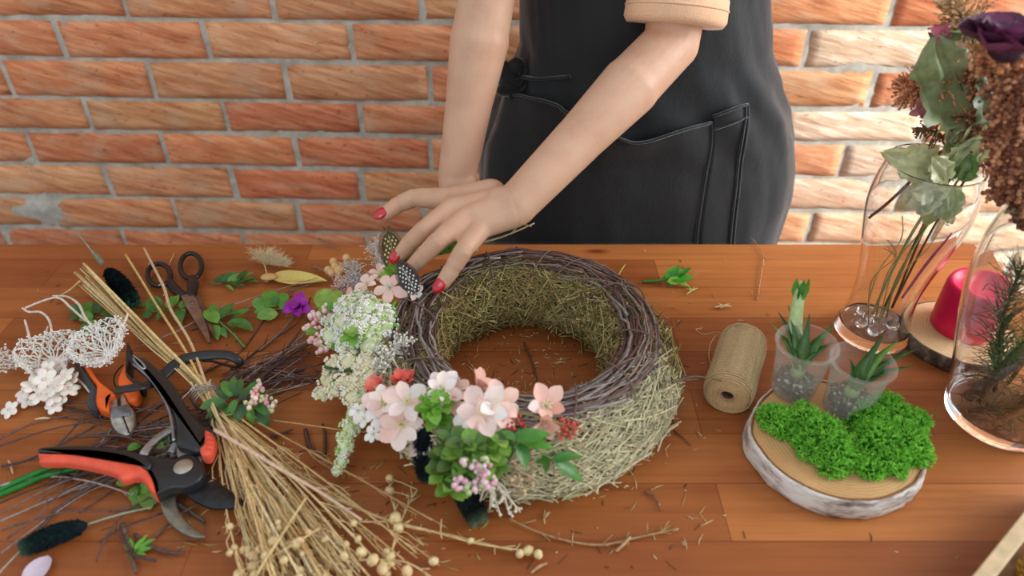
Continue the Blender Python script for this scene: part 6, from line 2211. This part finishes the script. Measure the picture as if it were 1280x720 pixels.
sprig('berried_sprig', 'leafy green sprig with pink berries lying over the tied bundle', [(282, 500, .036, 250, 512, .03, .4), (284, 505, .036, 256, 522, .026, .4), (290, 495, .04, 278, 476, .046, .5), (294, 494, .04, 302, 474, .046, .55), (286, 498, .038, 268, 490, .04, .4), (296, 500, .04, 286, 520, .03, .6), (304, 506, .036, 296, 528, .024, .6), (312, 508, .034, 314, 530, .02, .6), (316, 502, .036, 336, 518, .028, .5), (318, 500, .036, 340, 508, .03, .5), (308, 496, .04, 322, 476, .046, .5), (300, 500, .042, 312, 484, .05, .6), (320, 510, .03, 334, 534, .014, .6), (276, 512, .03, 262, 532, .02, .35), (288, 508, .034, 276, 528, .024, .5), (290, 490, .042, 292, 470, .05, .45)],
      [[(262, 528, .02), (284, 508, .032), (304, 498, .036), (322, 498, .034)], [(304, 500, .036), (310, 512, .034), (322, 524, .026)]], cols=MG + DG, shape='round', wr=.5,
      berr=([(322, 492, .042), (318, 500, .044), (332, 500, .038), (342, 510, .03), (314, 508, .042), (320, 484, .044)], 'pale pink berries', [lin((236, 178, 186)), lin((226, 150, 166)), lin((240, 214, 196)), lin((196, 200, 150))], dict(r=.0026, n=8, spread=.008)))
sprig('leafy_sprig', 'bright round-leaved sprig peeking out below the coral secateurs grip', [(168, 600, .012, 146, 606, .016, .7), (172, 604, .010, 178, 590, .014, .7), (170, 608, .010, 164, 626, .006, .8), (174, 608, .010, 190, 614, .008, .8), (174, 614, .008, 172, 636, .004, .6), (180, 616, .008, 188, 636, .004, .7), (178, 602, .01, 194, 600, .008, .8), (184, 622, .006, 194, 630, .004, .7)],
      [[(176, 596, .008), (174, 612, .008), (182, 630, .004)]], cols=LG, shape='round', wr=.7)
sprig('leafy_sprig', 'leafy sprig squeezed under the black secateurs handle', [(205, 556, .008, 180, 560, .012, .6), (210, 552, .008, 192, 545, .01, .6), (212, 560, .006, 196, 572, .004, .7), (218, 556, .008, 216, 572, .004, .7), (214, 548, .008, 206, 536, .010, .6), (176, 556, .010, 160, 562, .014, .8)],
      [[(175, 560, .006), (205, 556, .006), (225, 560, .005)]], cols=LG + MG, shape='round', wr=.65)
sprig('leafy_sprig', 'small sprig with tiny yellow-green leaves at the very bottom left', [(168, 688, .004, 180, 672, .008), (172, 686, .004, 188, 678, .006), (172, 688, .004, 190, 686, .004), (166, 686, .004, 162, 672, .006), (170, 690, .003, 182, 694, .002), (164, 690, .003, 156, 682, .004), (176, 680, .006, 184, 668, .008), (178, 682, .006, 194, 674, .006)],
      [[(160, 696, .003), (172, 686, .004), (184, 676, .005)]], cols=[lin((96, 170, 50)), lin((120, 190, 60))], wr=.35)
sprig('leafy_sprig', 'detached bright green sprig on the bare table right of the wreath', [(832, 349, .008, 850, 334, .022, .55), (838, 350, .008, 860, 340, .018, .55), (834, 352, .008, 856, 352, .008, .5), (840, 350, .01, 868, 346, .010, .5), (832, 352, .006, 840, 358, .002, .5), (842, 346, .014, 848, 330, .026, .45), (846, 346, .012, 864, 334, .022, .45), (828, 350, .006, 842, 342, .014, .5), (846, 352, .008, 862, 358, .003, .45)],
      [[(803, 352, .004), (820, 351, .005), (840, 349, .008)]], cols=[lin((72, 170, 44)), lin((92, 184, 50)), lin((60, 150, 44)), lin((150, 200, 70))], sr=.0022, stc=lin((56, 160, 60)))
# bright green plastic-like stems at the left edge
for k, (pts, lb) in enumerate((([(-8, 616, .004), (30, 598, .006), (70, 582, .008), (100, 577, .008), (140, 588, .006)], 'thick bright green stem at the left edge, the upper of two'), ([(-8, 622, .003), (30, 606, .004), (60, 594, .005), (110, 584, .006), (150, 590, .005)], 'thick bright green stem at the left edge, the lower of two'))):
    o = single('green_stem', lb, pts, [.0032, .0030, .0024], lin((40, 138, 52)), 'stem', None, 'leaf', 2, n=8)

# ================================================================== plumes, feather, petals
def loose_plume(label, pts, rad, stem, n=2200, **k):
    o = thing('bunny_tail_plume', P(pts[0][0], pts[0][1]), label, 'dried grass')
    mb = MB(); cv = blend_pts(stem, 6); mb.tube(cv, [.0010, .0013, .0009], 5, lin((150, 158, 130))); mb.build('stem', M['dry'], o)
    plume(o, pts, rad, n=n, **k)
    return o


o = loose_plume('dark teal fluffy plume with a grey stalk near the back left edge', [(134, 338, .015), (150, 356, .014), (166, 376, .013)], .0125, [(128, 328, .012), (118, 318, .014), (104, 300, .018), (90, 284, .022)], col=lin((12, 26, 32)), tipc=lin((60, 120, 96)))
mb = MB(); mb.leaf(P(129, 330, .012), P(96, 292, .02) - P(129, 330, .012), Vector((0, -.5, 1)), .058, .0085, lin((116, 122, 98)), bend=.02, cup=.3, shape='blade')
mb.build('leaf_sheath', M['dry'], o)
loose_plume('dark blue fluffy plume lying at the lower left', [(108, 656, .012), (70, 668, .012), (30, 685, .011)], .0098, [(110, 655, .012), (150, 643, .010), (190, 634, .008)], tipc=lin((96, 140, 110)), col=lin((14, 30, 40)))
single('grass_stalk', 'grey stalk end sticking out of the lower left plume', [(28, 686, .010), (12, 702, .006), (-6, 722, .004)], .0008, lin((170, 170, 150)))
# pale feather
o = thing('feather', P(330, 340), 'fluffy cream and yellow feather left of the wreath', 'feather')
mb = MB()
fb0, fb1 = P(326, 322, .014), P(402, 348, .010)
for i in range(900):
    t = U(0, .4); q = fb0.lerp(fb1, t); e = q + Vector((U(-.024, .022), U(-.006, .020), U(-.004, .014))) * (1 - t)
    e.z = max(e.z, TZ + .001)
    mb.tube([q, q.lerp(e, .5) + rvec() * .003, e], [.0003, .0002], 3, jit(lin((238, 218, 176)), .06), cap=False)
mb.build('down', M['tuft'], o)
mb = MB(); mb.leaf(P(338, 346, .006), P(410, 350, .008) - P(338, 346, .006), Vector((0, -.3, 1)), .082, .024, lin((206, 178, 96)), bend=.02, cup=.25, shape='point', nseg=10, col2=lin((244, 230, 120)), wave=.01)
mb.tube(catmull([P(320, 318, .012), P(330, 330, .010), P(342, 348, .006), P(404, 351, .008)], 5), .0009, 5, lin((226, 198, 130)))
mb.ell(P(336, 346, .008), .012, .008, .004, col=lin((214, 178, 112)), jitter=.1)
mb.build('vane', M['petal'], o)
o = thing('purple_blossom', P(374, 380), 'crumpled vivid purple blossom left of the wreath', 'flower')
mb = MB()
for i, (x, y, h) in enumerate(((358, 388, .012), (382, 378, .016), (376, 368, .018), (368, 384, .014), (384, 388, .010), (372, 392, .008))):
    a = P(372, 382, .010); b = P(x, y, h)
    mb.leaf(a, b - a + Vector((0, 0, .002)), Vector((0, -.5, 1)) + rvec() * .3, max((b - a).length, .012) * 1.3, .016, jit(lin((176, 44, 176)), .15), bend=.2, cup=.4, shape='round', wave=.05)
mb.build('petals', M['petal'], o)
mb = MB(); mb.leaf(P(360, 380, .008), P(350, 366, .008) - P(360, 380, .008), Vector((0, 0, 1)), .018, .010, lin((160, 190, 176)), shape='round'); mb.ell(P(374, 381, .012), .003, .003, .003, col=lin((120, 30, 120))); mb.build('sepal', M['leaf'], o)
mb = MB(); mb.leaf(P(36, 732, .004), P(52, 704, .006) - P(36, 732, .004), Vector((0, 0, 1)), .030, .022, lin((222, 206, 220)), bend=.1, cup=.25, shape='round', nseg=9)
o = mb.build('loose_petal', M['petal']); tag(o, 'single pale lilac petal at the bottom left edge', 'petal')
# pale wood shavings / straw bits
for (a, b, lb, c_, w) in (((44, 524), (66, 524), 'pale sliver of stem left of the pliers jaws', lin((232, 214, 170)), .0016), ((10, 575), (16, 592), 'short pale twig end above the green stems', lin((214, 180, 140)), .0014), ((702, 625), (735, 617), 'flat pale straw sliver at the front foot of the wreath', lin((196, 196, 130)), .0022), ((680, 648), (688, 640), 'small tan stem chip below the wreath', lin((182, 142, 98)), .0022),
                          ((851, 678), (856, 682), 'small round brown crumb near the end of the long dried sprig', lin((160, 120, 84)), .0026), ((664, 716), (684, 704), 'short tan stem chip at the bottom edge', lin((186, 150, 110)), .0018), ((780, 610), (786, 608), 'tiny pale chip right of the wreath foot', lin((214, 180, 130)), .0016), ((210, 334), (218, 316), 'tiny pale straw bit between the scissor loops', lin((220, 200, 150)), .0006),
                          ((893, 384), (914, 383), 'broken pale leaf flake above the twine spool', lin((206, 184, 130)), .0026), ((858, 368), (872, 360), 'star-shaped yellow-green leaf scrap below the detached sprig', lin((190, 184, 110)), .0018), ((835, 383), (848, 386), 'narrow tan sliver on the table above the spool', lin((196, 146, 92)), .0012), ((772, 346), (782, 330), 'small yellow-green curled straw behind the twigs', lin((180, 184, 80)), .0012)):
    mb = MB(); A_, B_ = P(*a, .0022 + w * .6), P(*b, .0022 + w * .6); m_ = A_.lerp(B_, .5) + Vector((0, .0012, .0008))
    mb.tube(catmull([A_, m_, B_], 4), [w * .5, w, w * .4], 6, c_, flat=.5)
    if 'star' in lb or 'flake' in lb:
        for k in range(5): mb.tube([m_, m_ + Vector((U(-.01, .01), U(-.010, .010), 0))], [w * .6, w * .2], 5, jit(c_, .1), flat=.5)
    o = mb.build('plant_scrap', M['dry']); tag(o, lb, 'scrap')

# fine litter all over the worktop
mb = MB()
LC_ = [lin((196, 160, 104)), lin((110, 72, 46)), lin((214, 196, 140)), lin((84, 52, 36)), lin((168, 170, 100)), lin((226, 206, 160))]
def crumb(x, y, s=1.0):
    p = P(x, y, .0006)
    a = U(0, PI); L = random.choice((U(.001, .003), U(.003, .009))) * s
    d = Vector((math.cos(a), math.sin(a), 0)); q = Vector((-d.y, d.x, 0))
    c_ = jit(random.choice(LC_), .15); r = U(.0003, .0007) * (1.4 if L < .003 else 1)
    mb.tube([p - d * L, p + q * U(-.2, .2) * L, p + d * L], [r * .7, r, r * .5], 4, c_)
for i in range(170): crumb(U(560, 730), U(402, 500))
for i in range(120): crumb(random.gauss(330, 60), random.gauss(620, 50))
for i in range(60): crumb(U(500, 900), U(600, 715))
for i in range(40): crumb(U(10, 420), U(330, 480))
for i in range(34): crumb(U(680, 960), U(310, 420))
for i in range(40): crumb(random.gauss(800, 60), random.gauss(560, 40))
for i in range(22): crumb(U(860, 1200), U(420, 700), .7)
for i in range(40): crumb(random.gauss(480, 40), random.gauss(600, 40))
o = mb.build('plant_litter', M['dry']); tag(o, 'fine straw crumbs and bark bits scattered over the wooden table', 'litter', kind='stuff')
